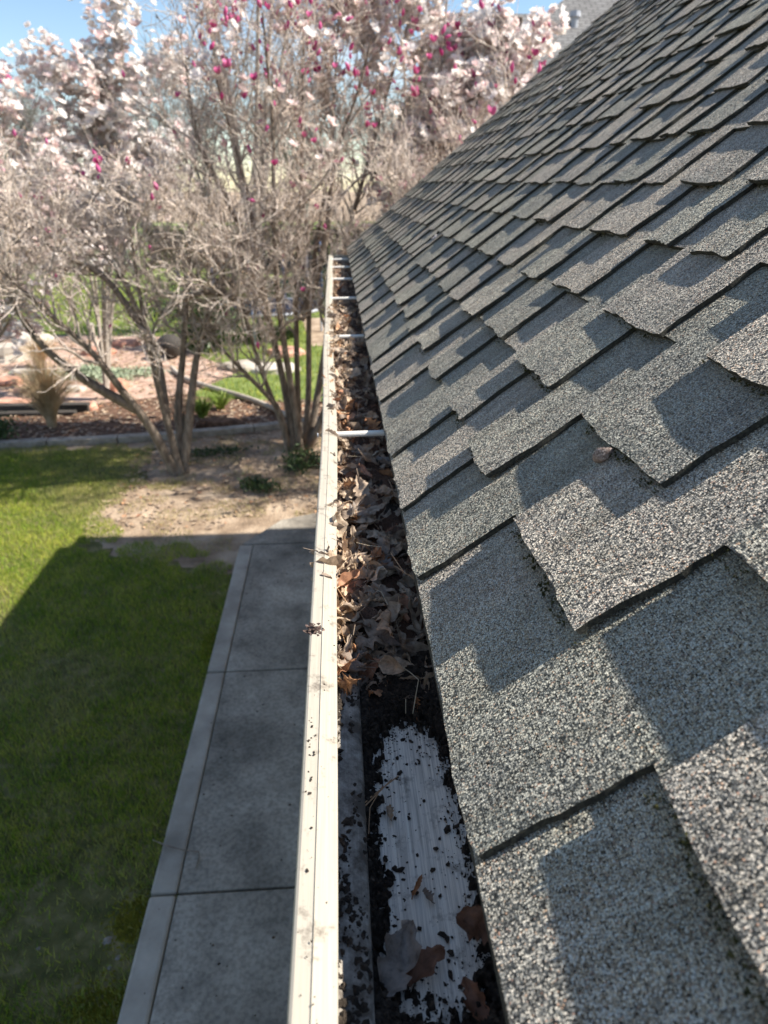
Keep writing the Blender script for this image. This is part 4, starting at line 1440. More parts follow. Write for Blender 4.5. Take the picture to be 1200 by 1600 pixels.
for i in range(30):
    y = .72 + 1.7 * rr.random() ** 1.4
    x = rr.uniform(-.02, .10); z = fill_z(y) + rr.uniform(-.002, .014)
    a = rr.uniform(0, 6.28); l_ = rr.uniform(.02, .05)
    dx, dy = math.cos(a) * l_, math.sin(a) * l_
    p0 = np.array([x - dx * .5, y - dy, LZ + z]); p2 = np.array([x + dx * .5, y + dy, LZ + z + rr.uniform(-.006, .008)])
    pm = (p0 + p2) / 2 + np.array([rr.uniform(-.006, .006), rr.uniform(-.006, .006), rr.uniform(0, .006)])
    strand([p0, pm, p2], rr.uniform(.0004, .0007), 'pine_needle', M['needle'] if i % 3 else M['straw'], 'thin dry needle lying loose among the gutter leaves', 'needle', 'needles among the gutter leaves')

# ------------------------------------------------------------------ trees and shrubs
def resample(P, K):
    P = np.asarray(P, float)
    # smooth curve through the points
    d = np.concatenate([[0], np.cumsum(np.linalg.norm(np.diff(P, axis=0), axis=1))])
    t = np.linspace(0, d[-1], K)
    Q = np.stack([np.interp(t, d, P[:, i]) for i in range(3)], 1)
    for _ in range(2):
        Q[1:-1] = .25 * Q[:-2] + .5 * Q[1:-1] + .25 * Q[2:]
    return Q


def sprout(P, rad, n, tmin, tmax, lmin, lmax, K, spread, up, wander, rratio, rmin, rng, droop=0.0):
    """n children from polylines P (M,K0,3); returns (n,K,3) and radii"""
    Mn, K0, _ = P.shape
    ln = np.linalg.norm(P[:, -1] - P[:, 0], axis=1)
    pi = rng.choice(Mn, n, p=ln / ln.sum())
    t = rng.uniform(tmin, tmax, n) * (K0 - 1)
    i0 = np.minimum(t.astype(int), K0 - 2); f = (t - i0)[:, None]
    base = P[pi, i0] * (1 - f) + P[pi, i0 + 1] * f
    rb = rad[pi, i0] * (1 - f[:, 0]) + rad[pi, i0 + 1] * f[:, 0]
    tan = P[pi, i0 + 1] - P[pi, i0]
    tan /= np.linalg.norm(tan, axis=1, keepdims=True) + 1e-9
    rnd = rng.normal(0, 1, (n, 3)); rnd /= np.linalg.norm(rnd, axis=1, keepdims=True)
    d = tan + rnd * spread + np.array([0, 0, up])
    d /= np.linalg.norm(d, axis=1, keepdims=True)
    L_ = rng.uniform(lmin, lmax, n)
    out = np.zeros((n, K, 3)); out[:, 0] = base
    step = (L_ / (K - 1))[:, None]
    for k in range(1, K):
        out[:, k] = out[:, k - 1] + d * step
        d = d + rng.normal(0, wander, (n, 3)) + np.array([0, 0, up * .35 - droop])
        d /= np.linalg.norm(d, axis=1, keepdims=True)
    r0 = np.maximum(rb * rratio, rmin)
    r = r0[:, None] * np.linspace(1, .45, K)[None, :]
    return out, np.maximum(r, rmin * .7)


def stems_from(list_uvY, K=14, r0=.03, r1=.008):
    P = np.array([resample([p if len(p) == 3 and isinstance(p, np.ndarray) else at(*p) for p in s], K) for s in list_uvY])
    rad = np.array([np.linspace(r0 * random.uniform(.8, 1.2), r1, K) for _ in list_uvY])
    return P, rad


def obj_np(name, V, F, mat, parent, smooth=True):
    return link_mesh(name, np_mesh(name, V, F, mat, smooth), parent)


def blossom_mesh(name, mat, petals=8, size=.05, cup=.5, seed=0):
    rr = random.Random(seed)
    V, F = [], []
    for ring_, (n_, cu, le) in enumerate([(petals, cup, 1.0), (max(3, petals - 3), cup + 1.1, .8)]):
        for k in range(n_):
            a = 2 * math.pi * (k + .5 * ring_) / n_ + rr.uniform(-.25, .25)
            l_ = size * le * rr.uniform(.8, 1.2)
            c_ = cu * rr.uniform(.6, 1.3)
            ca, sa = math.cos(a), math.sin(a)
            b0 = len(V)
            hor = 1 / math.sqrt(1 + .35 * c_ * c_)
            for t, w, z in [(0, .14, 0), (.55, .44, c_ * .42), (1.0, .16, c_ * rr.uniform(.7, 1.0))]:
                for q in (-1, 0, 1):
                    x, y = l_ * t * hor, l_ * w * q
                    V.append((x * ca - y * sa, x * sa + y * ca, l_ * (z * hor + (.10 if q else 0) * t)))
            F += [(b0 + r_ * 3 + j, b0 + r_ * 3 + j + 1, b0 + r_ * 3 + j + 4, b0 + r_ * 3 + j + 3) for r_ in (0, 1) for j in (0, 1)]
    return np_mesh(name, V, F, mat, True)


def tulip_bud_mesh(name, mat, length=.075, rad=.02, seed=0):
    rr = random.Random(seed)
    V, F = [], []
    n = 6
    prof = [(0, .25), (.2, .8), (.5, 1.0), (.8, .62), (1.0, .18)]
    for t, r_ in prof:
        for i in range(n):
            a = 2 * math.pi * i / n
            q = rad * r_ * (1 + (.18 if i % 2 else -.1) * t)
            V.append((q * math.cos(a), q * math.sin(a), length * t * (1.06 if i % 2 else .94)))
    for j in range(len(prof) - 1):
        for i in range(n):
            F.append((j * n + i, j * n + (i + 1) % n, (j + 1) * n + (i + 1) % n, (j + 1) * n + i))
    F.append(tuple(range(4 * n, 5 * n)))
    return np_mesh(name, V, F, mat, True)


BLOOM = {'white': [blossom_mesh('blossom', M['white_petal'], 7, .054, .5, i) for i in range(3)],
         'blush': [blossom_mesh('blossom', M['pink_white_petal'], 6, .050, .7, 10 + i) for i in range(3)],
         'pink': [tulip_bud_mesh('blossom', M['pink_petal'], .066, .017, i) for i in range(2)] + [blossom_mesh('blossom', M['pink_petal'], 6, .045, 1.6, 5)]}


def mesh_arrays(me):
    v_ = np.zeros(len(me.vertices) * 3, np.float32); me.vertices.foreach_get('co', v_)
    return v_.reshape(-1, 3), [tuple(p_.vertices) for p_ in me.polygons]


def put_blossoms(tree, tips, dirs, kinds, rng, limit=300):
    """nearest/largest as objects, the rest as one part"""
    org = np.array(tree.location)
    rest_v, rest_f, off, rest_m = [], [], 0, {}
    rest = {}
    for i, (p_, d) in enumerate(zip(tips, dirs)):
        kind = kinds[i]
        me = BLOOM[kind][int(rng.integers(0, 3))]
        sc = float(rng.uniform(.75, 1.25))
        q = Vector(d).to_track_quat('Z', 'Y')
        if i < limit:
            o = bpy.data.objects.new('blossom', me)
            COL.objects.link(o)
            o.parent = tree
            o.location = tuple(p_ - org)
            o.rotation_mode = 'QUATERNION'
            o.rotation_quaternion = q
            o.scale = (sc, sc, sc)
        else:
            v_, f_ = mesh_arrays(me)
            W = (v_ * sc) @ np.array(q.to_matrix()).T + p_ - org
            L_ = rest.setdefault(kind, [[], [], 0])
            L_[0].append(W); L_[1] += [tuple(a + L_[2] for a in f) for f in f_]; L_[2] += len(W)
    mats = {'white': M['white_petal'], 'blush': M['pink_white_petal'], 'pink': M['pink_petal']}
    for kind, (vv, ff, _) in rest.items():
        o = link_mesh('distant_blossoms', np_mesh('distant_blossoms', np.concatenate(vv), ff, mats[kind], True), tree)
        tag(o, kind='stuff')


def in_view(P):
    q = P - np.array([0, 0, CAM_Z])
    d = q @ _fw
    u = 600 + FPX * (q @ _rt) / d; v = 800 - FPX * (q @ _up) / d
    return (d > .2) & (u > -60) & (u < 1000) & (v > -60), u, v


def bud_cloud(P, rng, size):
    """little fuzzy buds at twig ends"""
    n = len(P)
    d = rng.normal(0, .5, (n, 3)) + np.array([0, 0, 1.0]); d /= np.linalg.norm(d, axis=1, keepdims=True)
    s = size * rng.uniform(.6, 1.4, n)[:, None]
    a = np.cross(d, np.array([1.0, .2, 0])); a /= np.linalg.norm(a, axis=1, keepdims=True); b_ = np.cross(d, a)
    V = np.stack([P - d * s, P + a * s * .38, P - a * .19 * s + b_ * s * .33, P - a * .19 * s - b_ * s * .33, P + d * s * 1.2], 1)
    o = np.arange(n)[:, None] * 5
    F = np.concatenate([o + np.array([[0, 2, 1]]), o + np.array([[0, 3, 2]]), o + np.array([[0, 1, 3]]), o + np.array([[1, 2, 4]]), o + np.array([[2, 3, 4]]), o + np.array([[3, 1, 4]])], 0)
    return V.reshape(-1, 3), F


def magnolia(name, label, group, base, stem_list, seed, n1, n2, n3, l1, l2, l3, r0, bloom_fn, twig_r=.0034, crown_up=.25, bark='bark', tmin=.35, bud_n=0, spread=.9, cat='tree', twin=False):
    rng = np.random.default_rng(seed)
    tree = empty(name, tuple(base))
    org = np.array(base)
    tag(tree, label, cat, group)
    P0, R0 = stems_from(stem_list, 16, r0, .007)
    V, F = tubes_np(P0 - org, R0, 7)
    obj_np('trunk', V, F, M[bark], tree)
    P1, R1 = sprout(P0, R0, n1, tmin, 1.0, l1[0], l1[1], 9, spread, crown_up, .22, .55, .006, rng)
    P2, R2 = sprout(P1, R1, n2, .15, 1.0, l2[0], l2[1], 7, .95, crown_up * .8, .26, .6, .004, rng)
    pool_P = np.concatenate([P2, P2])
    P3, R3 = sprout(P2, R2, n3, .1, 1.0, l3[0], l3[1], 5, 1.0, crown_up, .26, .62, twig_r, rng)
    V, F = tubes_np(P1 - org, R1, 5)
    obj_np('branches', V, F, M['grey_bark'], tree)
    V, F = merge([tubes_np(P2 - org, R2, 4), tubes_np(P3 - org, R3, 3)])
    o = obj_np('twigs', V, F, M['twig_bark'], tree)
    tag(o, kind='stuff')
    tips = P3[:, -1]; dirs = P3[:, -1] - P3[:, -2]
    dirs = dirs / (np.linalg.norm(dirs, axis=1, keepdims=True) + 1e-9) + np.array([0, 0, .5])
    if bud_n:
        sel = rng.choice(len(tips), bud_n)
        V, F = bud_cloud(tips[sel] - org, rng, .016)
        o = obj_np('buds', V, F, M['fuzzy_bud'], tree)
        tag(o, kind='stuff')
    ok, u, v = in_view(tips)
    idx, kinds = bloom_fn(rng, tips, ok, u, v)
    BT, BD, BK = tips[idx], dirs[idx], kinds
    if twin:
        BT = np.concatenate([BT, BT + rng.normal(0, .06, BT.shape)]); BD = np.concatenate([BD, BD + rng.normal(0, .5, BD.shape)]); BK = BK + BK
        mix_ = rng.permutation(len(BT)); BT, BD, BK = BT[mix_], BD[mix_], [BK[i] for i in mix_]
    put_blossoms(tree, BT, BD, BK, rng)
    return tree


def pick(rng, prob, ok, cap):
    i = np.nonzero(ok & (rng.uniform(0, 1, len(prob)) < prob))[0]
    rng.shuffle(i)
    return i[:cap]


# front shrub with the low left-leaning limb
def bloom_A(rng, tips, ok, u, v):
    prob = np.where(v < 330, .012, .002) + .03 * np.exp(-((u - 180) / 120) ** 2 - ((v - 200) / 60) ** 2)
    i = pick(rng, prob, ok, 120)
    return i, ['pink' if rng.uniform() < .8 else 'blush' for _ in i]


def Y_(s, y):
    return [(u, v, yy) if yy else (u, v, y) for u, v, yy in s]


bA = gpt(285, 742, 0)
magnolia('magnolia_shrub', 'bare magnolia shrub with few pink buds and a limb leaning low to the left', 'magnolias behind the house', bA, [
    [(283, 744, 7.05), (262, 660, 7.05), (245, 600, 7.0), (228, 520, 6.95), (215, 440, 6.9), (205, 370, 6.85), (195, 310, 6.8)],
    [(276, 744, 7.05), (235, 662, 6.95), (190, 612, 6.8), (140, 540, 6.6), (65, 485, 6.4), (15, 430, 6.3), (-50, 380, 6.2)],
    [(291, 744, 7.1), (275, 640, 7.2), (287, 560, 7.3), (290, 480, 7.3), (300, 410, 7.4), (292, 340, 7.4), (298, 270, 7.5)],
    [(288, 720, 7.1), (300, 620, 7.2), (305, 560, 7.25), (325, 490, 7.3), (355, 420, 7.2), (350, 330, 7.2)],
    [(262, 660, 7.05), (250, 560, 7.3), (185, 420, 7.5), (125, 360, 7.5), (95, 310, 7.6)],
    [(215, 640, 6.9), (140, 600, 6.7), (60, 540, 6.5), (0, 440, 6.4), (-40, 350, 6.4)],
    [(228, 520, 6.95), (165, 430, 6.9), (80, 390, 6.9), (30, 340, 6.9)],
], 3, 110, 640, 4300, (.4, .9), (.22, .5), (.12, .3), .050, bloom_A, tmin=.42, bud_n=2600, crown_up=.12, cat='shrub')


def bloom_B(rng, tips, ok, u, v):
    prob = np.where(v < 130, .17, np.where(v < 260, .05, .008)) * np.where(u > 300, 1, .4)
    i = pick(rng, prob * 1.35, ok, 900)
    return i, ['pink' if rng.uniform() < .58 else ('blush' if rng.uniform() < .6 else 'white') for _ in i]


bB = gpt(466, 704, 0)
magnolia('magnolia_shrub', 'tall many stemmed magnolia shrub with magenta buds beside the far gutter end', 'magnolias behind the house', bB, [
    [(450, 702, 7.7), (440, 640, 7.6), (400, 600, 7.4), (345, 545, 7.2), (310, 500, 7.1), (290, 470, 7.0)],
    [(455, 702, 7.7), (425, 620, 7.6), (400, 560, 7.4), (385, 490, 7.2), (350, 420, 7.0), (310, 385, 6.9), (265, 375, 6.8), (225, 400, 6.7)],
    [(460, 702, 7.7), (445, 600, 7.7), (420, 500, 7.6), (405, 420, 7.5), (395, 340, 7.5), (380, 260, 7.4), (350, 180, 7.4), (330, 90, 7.4)],
    [(468, 702, 7.75), (465, 600, 7.75), (462, 500, 7.7), (465, 400, 7.7), (470, 300, 7.7), (475, 200, 7.7), (470, 100, 7.7), (480, 0, 7.7)],
    [(475, 704, 7.8), (485, 600, 7.9), (480, 500, 8.0), (490, 400, 8.0), (510, 300, 8.1), (520, 200, 8.1), (525, 100, 8.1), (530, 0, 8.1)],
    [(480, 706, 7.8), (500, 600, 8.0), (515, 500, 8.2), (535, 400, 8.3), (560, 300, 8.4), (590, 210, 8.4), (610, 120, 8.5), (640, 30, 8.5)],
    [(470, 706, 7.7), (455, 600, 7.6), (440, 520, 7.5), (430, 420, 7.4), (425, 320, 7.3), (430, 220, 7.3), (420, 120, 7.2), (410, 20, 7.2)],
    [(385, 490, 7.2), (360, 460, 7.1), (320, 455, 7.0), (280, 470, 6.9), (250, 490, 6.9)],
    [(470, 500, 7.7), (500, 420, 7.7), (515, 340, 7.8), (520, 240, 7.8), (560, 150, 7.9), (580, 60, 7.9)],
    [(405, 420, 7.5), (360, 320, 7.4), (310, 230, 7.4), (295, 150, 7.4), (290, 90, 7.4)],
    [(480, 706, 7.8), (540, 560, 7.8), (640, 440, 7.7), (700, 350, 7.6), (730, 290, 7.6)],  # this and the next two stems added behind the roof for dappled ground shade
    [(482, 706, 7.8), (560, 520, 7.5), (680, 400, 7.2), (780, 300, 7.0), (800, 240, 7.0)],
    [(484, 706, 7.9), (580, 520, 8.2), (660, 380, 8.4), (680, 290, 8.5), (670, 220, 8.6)],
], 4, 230, 1300, 9500, (.45, 1.0), (.25, .6), (.12, .34), .040, bloom_B, tmin=.30, bud_n=4200, cat='shrub')


def bloom_W(density, blush, pink=.0):
    def fn(rng, tips, ok, u, v):
        i = pick(rng, np.full(len(tips), density), ok, 2600)
        ks = []
        for _ in i:
            q = rng.uniform()
            ks.append('pink' if q < pink else ('blush' if q < pink + blush else 'white'))
        return i, ks
    return fn


# white magnolia behind on the left
bW = np.array([-3.3, 10.0, 0])
def S(base, *pts):
    return [np.array(base, float)] + list(pts)
magnolia('white_magnolia', 'white flowering magnolia rising highest against the blue sky at left', 'magnolias behind the house', bW, [
    S(bW, (150, 470, 9.9), (120, 330, 9.8), (70, 230, 9.7), (25, 170, 9.6)),
    S(bW, (150, 450, 9.9), (140, 320, 9.9), (110, 230, 9.9), (85, 150, 9.8)),
    S(bW, (160, 450, 10), (160, 300, 10), (145, 200, 10), (120, 120, 10)),
    S(bW, (165, 450, 10), (175, 300, 10), (170, 180, 10), (165, 75, 10)),
    S(bW, (170, 450, 10.1), (190, 300, 10.1), (195, 190, 10.1), (192, 70, 10.1)),
    S(bW, (175, 460, 10.2), (215, 320, 10.2), (225, 230, 10.2), (235, 150, 10.2)),
    S(bW, (175, 460, 10.2), (240, 340, 10.3), (265, 260, 10.3), (275, 190, 10.3)),
    S(bW, (150, 470, 9.8), (80, 370, 9.6), (40, 290, 9.5), (10, 240, 9.5)),
], 5, 90, 460, 2300, (.3, .75), (.15, .4), (.08, .22), .03, bloom_W(.75, .28), tmin=.45, crown_up=.35, bark='grey_bark', twig_r=.003, twin=True)
bW2 = np.array([-5.2, 9.4, 0])
magnolia('white_magnolia', 'low white and blush magnolia at the left picture edge', 'magnolias behind the house', bW2, [
    S(bW2, (20, 470, 9.3), (10, 380, 9.3), (-10, 290, 9.2), (-20, 220, 9.2)),
    S(bW2, (25, 470, 9.3), (30, 380, 9.3), (30, 300, 9.3), (25, 230, 9.3)),
    S(bW2, (35, 470, 9.4), (55, 390, 9.4), (65, 320, 9.4), (60, 260, 9.4)),
    S(bW2, (30, 480, 9.4), (70, 420, 9.4), (90, 370, 9.4), (100, 330, 9.4)),
], 6, 50, 240, 1000, (.3, .6), (.15, .35), (.08, .2), .024, bloom_W(.6, .45, .03), tmin=.35, bark='grey_bark', twig_r=.003, twin=True)
# pale pink magnolia behind the roof on the right
bR = np.array([0.9, 9.0, 0])
magnolia('blush_magnolia', 'blush pink flowering magnolia crowded against the roof slope', 'magnolias behind the house', bR, [
    S(bR, (640, 330, 8.4), (640, 200, 8.3), (630, 90, 8.2), (620, -20, 8.2)),
    S(bR, (650, 330, 8.4), (670, 200, 8.3), (690, 90, 8.3), (700, -10, 8.3)),
    S(bR, (660, 330, 8.5), (700, 220, 8.4), (740, 130, 8.4), (775, 35, 8.4)),
    S(bR, (660, 330, 8.5), (720, 240, 8.5), (770, 160, 8.5), (825, 75, 8.5)),
    S(bR, (660, 340, 8.6), (730, 270, 8.6), (775, 200, 8.6), (815, 130, 8.6)),
    S(bR, (650, 340, 8.4), (690, 290, 8.3), (725, 230, 8.2), (750, 180, 8.2)),
    S(bR, (640, 340, 8.4), (640, 280, 8.2), (660, 230, 8.1), (690, 180, 8.1)),
    S(bR, (640, 330, 8.4), (600, 250, 8.4), (580, 150, 8.4), (560, 50, 8.4)),
    S(bR, (640, 330, 8.5), (650, 200, 8.6), (670, 80, 8.6), (720, 30, 8.6)),
    S(bR, (660, 330, 8.5), (740, 250, 8.5), (800, 150, 8.4), (845, 70, 8.4)),
    S(bR, (660, 335, 8.4), (720, 280, 8.3), (770, 220, 8.2), (810, 165, 8.2)),
    S(bR, (660, 330, 8.5), (710, 220, 8.3), (760, 120, 8.2), (790, 60, 8.2)),
], 8, 130, 660, 3000, (.22, .5), (.12, .3), (.08, .18), .03, bloom_W(.72, .36, .07), tmin=.30, crown_up=.3, bark='grey_bark', bud_n=1600, twig_r=.003, twin=True)


# bare shrub mostly hidden behind the roof corner, added to shade the dirt
bC = np.array([1.55, 7.1, 0])
magnolia('magnolia_shrub', 'bare twiggy shrub added mostly hidden behind the far roof corner to shade the dirt', 'magnolias behind the house', bC, [
    [bC, bC + np.array([-.3, -.1, .9]), bC + np.array([-.7, -.2, 1.8]), bC + np.array([-.9, -.2, 2.5])],
    [bC, bC + np.array([.1, .1, 1.0]), bC + np.array([.0, .2, 2.0]), bC + np.array([-.1, .3, 2.8])],
    [bC, bC + np.array([.4, -.1, .9]), bC + np.array([.8, -.2, 1.8]), bC + np.array([1.0, -.3, 2.7])],
    [bC, bC + np.array([-.2, .3, 1.0]), bC + np.array([-.5, .5, 1.9]), bC + np.array([-.7, .7, 2.6])],
    [bC, bC + np.array([.3, -.4, 1.0]), bC + np.array([.2, -.6, 1.8]), bC + np.array([.4, -.7, 2.7])],
], 31, 90, 600, 4800, (.4, .9), (.22, .5), (.12, .3), .035, bloom_A, tmin=.3, bud_n=600, cat='shrub')


# tall bare tree behind with hanging twigs, and hazy bare trees far off
def bare_tree(name, label, base, H, spread_r, seed, n1, n2, n3, droop, mat='far_bark', r0=.12, twig=.006, group='bare trees in the background'):
    rng = np.random.default_rng(seed)
    tree = empty(name, tuple(base))
    tag(tree, label, 'tree', group)
    stems = []
    for k in range(5):
        a = 2 * math.pi * k / 5 + rng.uniform(-.4, .4)
        rr_ = spread_r * rng.uniform(.35, .8)
        stems.append(resample([np.array([0, 0, 0.]), np.array([0, 0, H * .22]), np.array([math.cos(a) * rr_ * .4, math.sin(a) * rr_ * .4, H * .5]), np.array([math.cos(a) * rr_, math.sin(a) * rr_, H * rng.uniform(.8, 1.0)])], 14))
    P0 = np.array(stems); R0 = np.array([np.linspace(r0, .02, 14)] * 5)
    V, F = tubes_np(P0, R0, 6)
    obj_np('trunk', V, F, M[mat], tree)
    P1, R1 = sprout(P0, R0, n1, .35, 1, H * .12, H * .3, 8, .8, .2, .16, .5, .012, rng)
    P2, R2 = sprout(P1, R1, n2, .2, 1, H * .06, H * .18, 6, .8, .05, .18, .5, twig * 1.4, rng, droop * .5)
    P3, R3 = sprout(P2, R2, n3, .2, 1, H * .03, H * .12, 5, .8, 0, .16, .6, twig, rng, droop)
    V, F = merge([tubes_np(P1, R1, 4), tubes_np(P2, R2, 3), tubes_np(P3, R3, 3)])
    o = obj_np('branches', V, F, M[mat], tree)
    tag(o, kind='stuff')
    return tree


bare_tree('bare_tree', 'tall bare tree with fine hanging twigs above the magnolias', at(400, 420, 15.0) * np.array([1, 1, 0]), 7.4, 2.0, 21, 34, 190, 1100, .22, 'grey_bark', .09, .0045)
for k, (u, Y, H, lab) in enumerate([(30, 38, 5.6, 'hazy bare tree far off at the left picture edge'), (120, 42, 6.2, 'hazy bare tree far off behind the white magnolia'), (230, 40, 6.0, 'hazy bare tree far off right of the white magnolia'),
                                (330, 46, 7.4, 'hazy bare tree far off behind the tall bare tree'), (480, 44, 7.4, 'hazy bare tree far off behind the magenta budded shrub'), (600, 48, 8, 'hazy bare tree far off behind the roof end')]):
    b_ = at(u, 380, Y) * np.array([1, 1, 0])
    bare_tree('bare_tree', lab, b_, H * random.uniform(.9, 1.05), H * .45, 40 + k, 60, 340, 2200, .0, 'far_bark', .16, .011)

# ------------------------------------------------------------------ garden behind
# concrete mowing curb
pts = [(-9, 7.98), (-6, 8.0), (-4, 8.03), (-2.6, 8.14), (-1.7, 8.30), (-.8, 8.52), (.2, 8.85), (1.2, 9.2)]
Q = resample([np.array([x, y, 0]) for x, y in pts], 40)
curb = empty('curb', (0, 8.3, 0)); tag(curb, 'pale concrete garden curb between lawn and mulch bed', 'curb')
seg = 0
for i in range(0, 39, 3):
    a = Q[i:i + 4]
    if len(a) < 2: break
    d = a[-1] - a[0]; d /= np.linalg.norm(d); nn_ = np.array([-d[1], d[0], 0])
    a = a.copy(); a[0] = a[0] + d * .004; a[-1] = a[-1] - d * .004
    w = .065
    out = [(p_ - nn_ * w)[:2] for p_ in a] + [(p_ + nn_ * w)[:2] for p_ in a[::-1]]
    o = MB().prism([tuple(q) for q in out], -.05, .075).build('curb_stone', M['curb'], curb, bevel=.012)
    o.location = (0, -8.3, 0)
# dark timber edging
tb = empty('timber_edging', (-3.8, 9.3, 0)); tag(tb, 'low dark timber edging behind the ornamental grass', 'edging')
for k, (x0, x1, y, z0, z1) in enumerate([(-4.75, -3.35, 9.42, 0, .12), (-4.5, -3.5, 9.30, 0, .05)]):
    o = MB().box((x0, y - .06, z0), (x1, y + .06, z1)).build('timber', M['timber_dark'], tb, bevel=.01)
    o.location = (3.8, -9.3, 0)


# foliage clumps: leaf faces through a volume
def leaf_clump(n, rx, ry, rz, size, rng, zc, lumps=9):
    c = rng.normal(0, .5, (lumps, 3)) * np.array([rx, ry, rz * .7])
    k = rng.integers(0, lumps, n)
    P = c[k] + rng.normal(0, .33, (n, 3)) * np.array([rx, ry, rz])
    P[:, 2] = np.maximum(P[:, 2] + zc, .01)
    a = rng.normal(0, 1, (n, 3)); a /= np.linalg.norm(a, axis=1, keepdims=True)
    b_ = np.cross(a, rng.normal(0, 1, (n, 3))); b_ /= np.linalg.norm(b_, axis=1, keepdims=True) + 1e-9
    s = size * rng.uniform(.6, 1.4, n)[:, None]
    V = np.stack([P - a * s, P + b_ * s * .4, P + a * s, P - b_ * s * .4], 1).reshape(-1, 3)
    return V, np.arange(n * 4).reshape(n, 4)


def bush(name, label, pos, rx, ry, rz, n, size, mat, seed, cat='shrub', lumps=9):
    rng = np.random.default_rng(seed)
    t = empty(name, tuple(pos)); tag(t, label, cat)
    V, F = leaf_clump(n, rx, ry, rz, size, rng, rz * .9, lumps)
    o = obj_np('foliage', V, F, M[mat], t, False); tag(o, kind='stuff')
    P = np.zeros((7, 5, 3)); 
    for k in range(7):
        e = np.array([rng.normal(0, rx * .5), rng.normal(0, ry * .5), rz * 1.3])
        P[k] = np.linspace([0, 0, 0], e, 5)
    V, F = tubes_np(P, np.full((7, 5), .007), 4)
    obj_np('stems', V, F, M['bark'], t)
    return t


bush('evergreen_shrub', 'dark green rounded evergreen shrub at the left picture edge', gpt(-8, 694, 0), .28, .25, .17, 1500, .028, 'shrub_leaf', 1)
bush('evergreen_shrub', 'dark evergreen bush standing beyond the shrub stems', at(335, 560, 13.2) * np.array([1, 1, 0]), .75, .5, .55, 4200, .05, 'shrub_leaf', 2)
bush('groundcover_plant', 'pale sage green groundcover mat in the gravel bed', gpt(135, 588, 0), .55, .30, .07, 2600, .035, 'sage_leaf', 3, 'groundcover')
bush('low_plant', 'small green plant on the dirt right of the left trunk', gpt(400, 762, 0), .16, .14, .06, 500, .022, 'shrub_leaf', 4, 'plant')
bush('low_plant', 'mossy green plant at the foot of the many stemmed shrub', gpt(478, 730, 0), .20, .22, .12, 900, .024, 'shrub_leaf', 5, 'plant')
bush('low_plant', 'low green weed patch on the dirt behind the left trunk', gpt(330, 712, 0), .35, .16, .03, 500, .022, 'shrub_leaf', 6, 'plant')


def tuft(name, label, pos, n, h, spread, width, mat, seed, cat, arch=.6):
    rng = np.random.default_rng(seed)
    t = empty(name, tuple(pos)); tag(t, label, cat)
    K = 6
    a = rng.uniform(0, 6.283, n); q = rng.uniform(.1, 1, n); L_ = h * rng.uniform(.6, 1.1, n)
    tt = np.linspace(0, 1, K)
    rad_ = (spread * q)[:, None] * (tt[None, :] ** 1.7) + rng.uniform(0, .05, n)[:, None]
    z = L_[:, None] * (tt[None, :] - arch * q[:, None] * .6 * tt[None, :] ** 2.5)
    P = np.stack([np.cos(a)[:, None] * rad_, np.sin(a)[:, None] * rad_, z], -1)
    V, F = tubes_np(P, np.full((n, K), width) * np.linspace(1, .4, K)[None, :], 3)
    o = obj_np('blades', V, F, M[mat], t, False); tag(o, kind='stuff')
    return t


tuft('ornamental_grass', 'dry tan ornamental grass clump in front of the dark timber', gpt(82, 668, 0), 900, .95, .42, .0035, 'dry_straw', 1, 'grass clump')
tuft('ornamental_grass', 'smaller dry straw grass clump further back in the gravel bed', gpt(65, 575, 0), 320, .6, .35, .004, 'dry_straw', 2, 'grass clump')
tuft('bulb_plant', 'bright green bulb leaves between the two shrubs', gpt(318, 652, 0), 150, .30, .2, .008, 'daffodil_leaf', 3, 'plant', .4)
tuft('bulb_plant', 'yellow green bulb leaves near the far stems', gpt(345, 640, 0), 90, .26, .18, .008, 'daffodil_leaf', 4, 'plant', .4)
tuft('dead_perennial', 'brown dead perennial stems in the mulch bed at centre', gpt(285, 675, 0), 90, .6, .28, .003, 'bark', 5, 'plant', .1)


def slab_stone(name, label, u, v, rx, ry, h, mat, seed, cat, group=None):
    rr2 = random.Random(seed)
    c = gpt(u, v, 0)
    n = 9
    V = []
    for z, f in ((-.03, 1.05), (h * .6, 1.0), (h, .8)):
        for i in range(n):
            a = 2 * math.pi * i / n
            q = f * rr2.uniform(.82, 1.12)
            V.append((rx * q * math.cos(a), ry * q * math.sin(a), z * rr2.uniform(.85, 1.15)))
    V.append((0, 0, h * 1.03))
    F = [(j * n + i, j * n + (i + 1) % n, (j + 1) * n + (i + 1) % n, (j + 1) * n + i) for j in range(2) for i in range(n)] + [(2 * n + i, 2 * n + (i + 1) % n, 3 * n) for i in range(n)]
    o = link_mesh(name, np_mesh(name, V, F, M[mat], False))
    o.location = tuple(c)
    tag(o, label, cat, group)


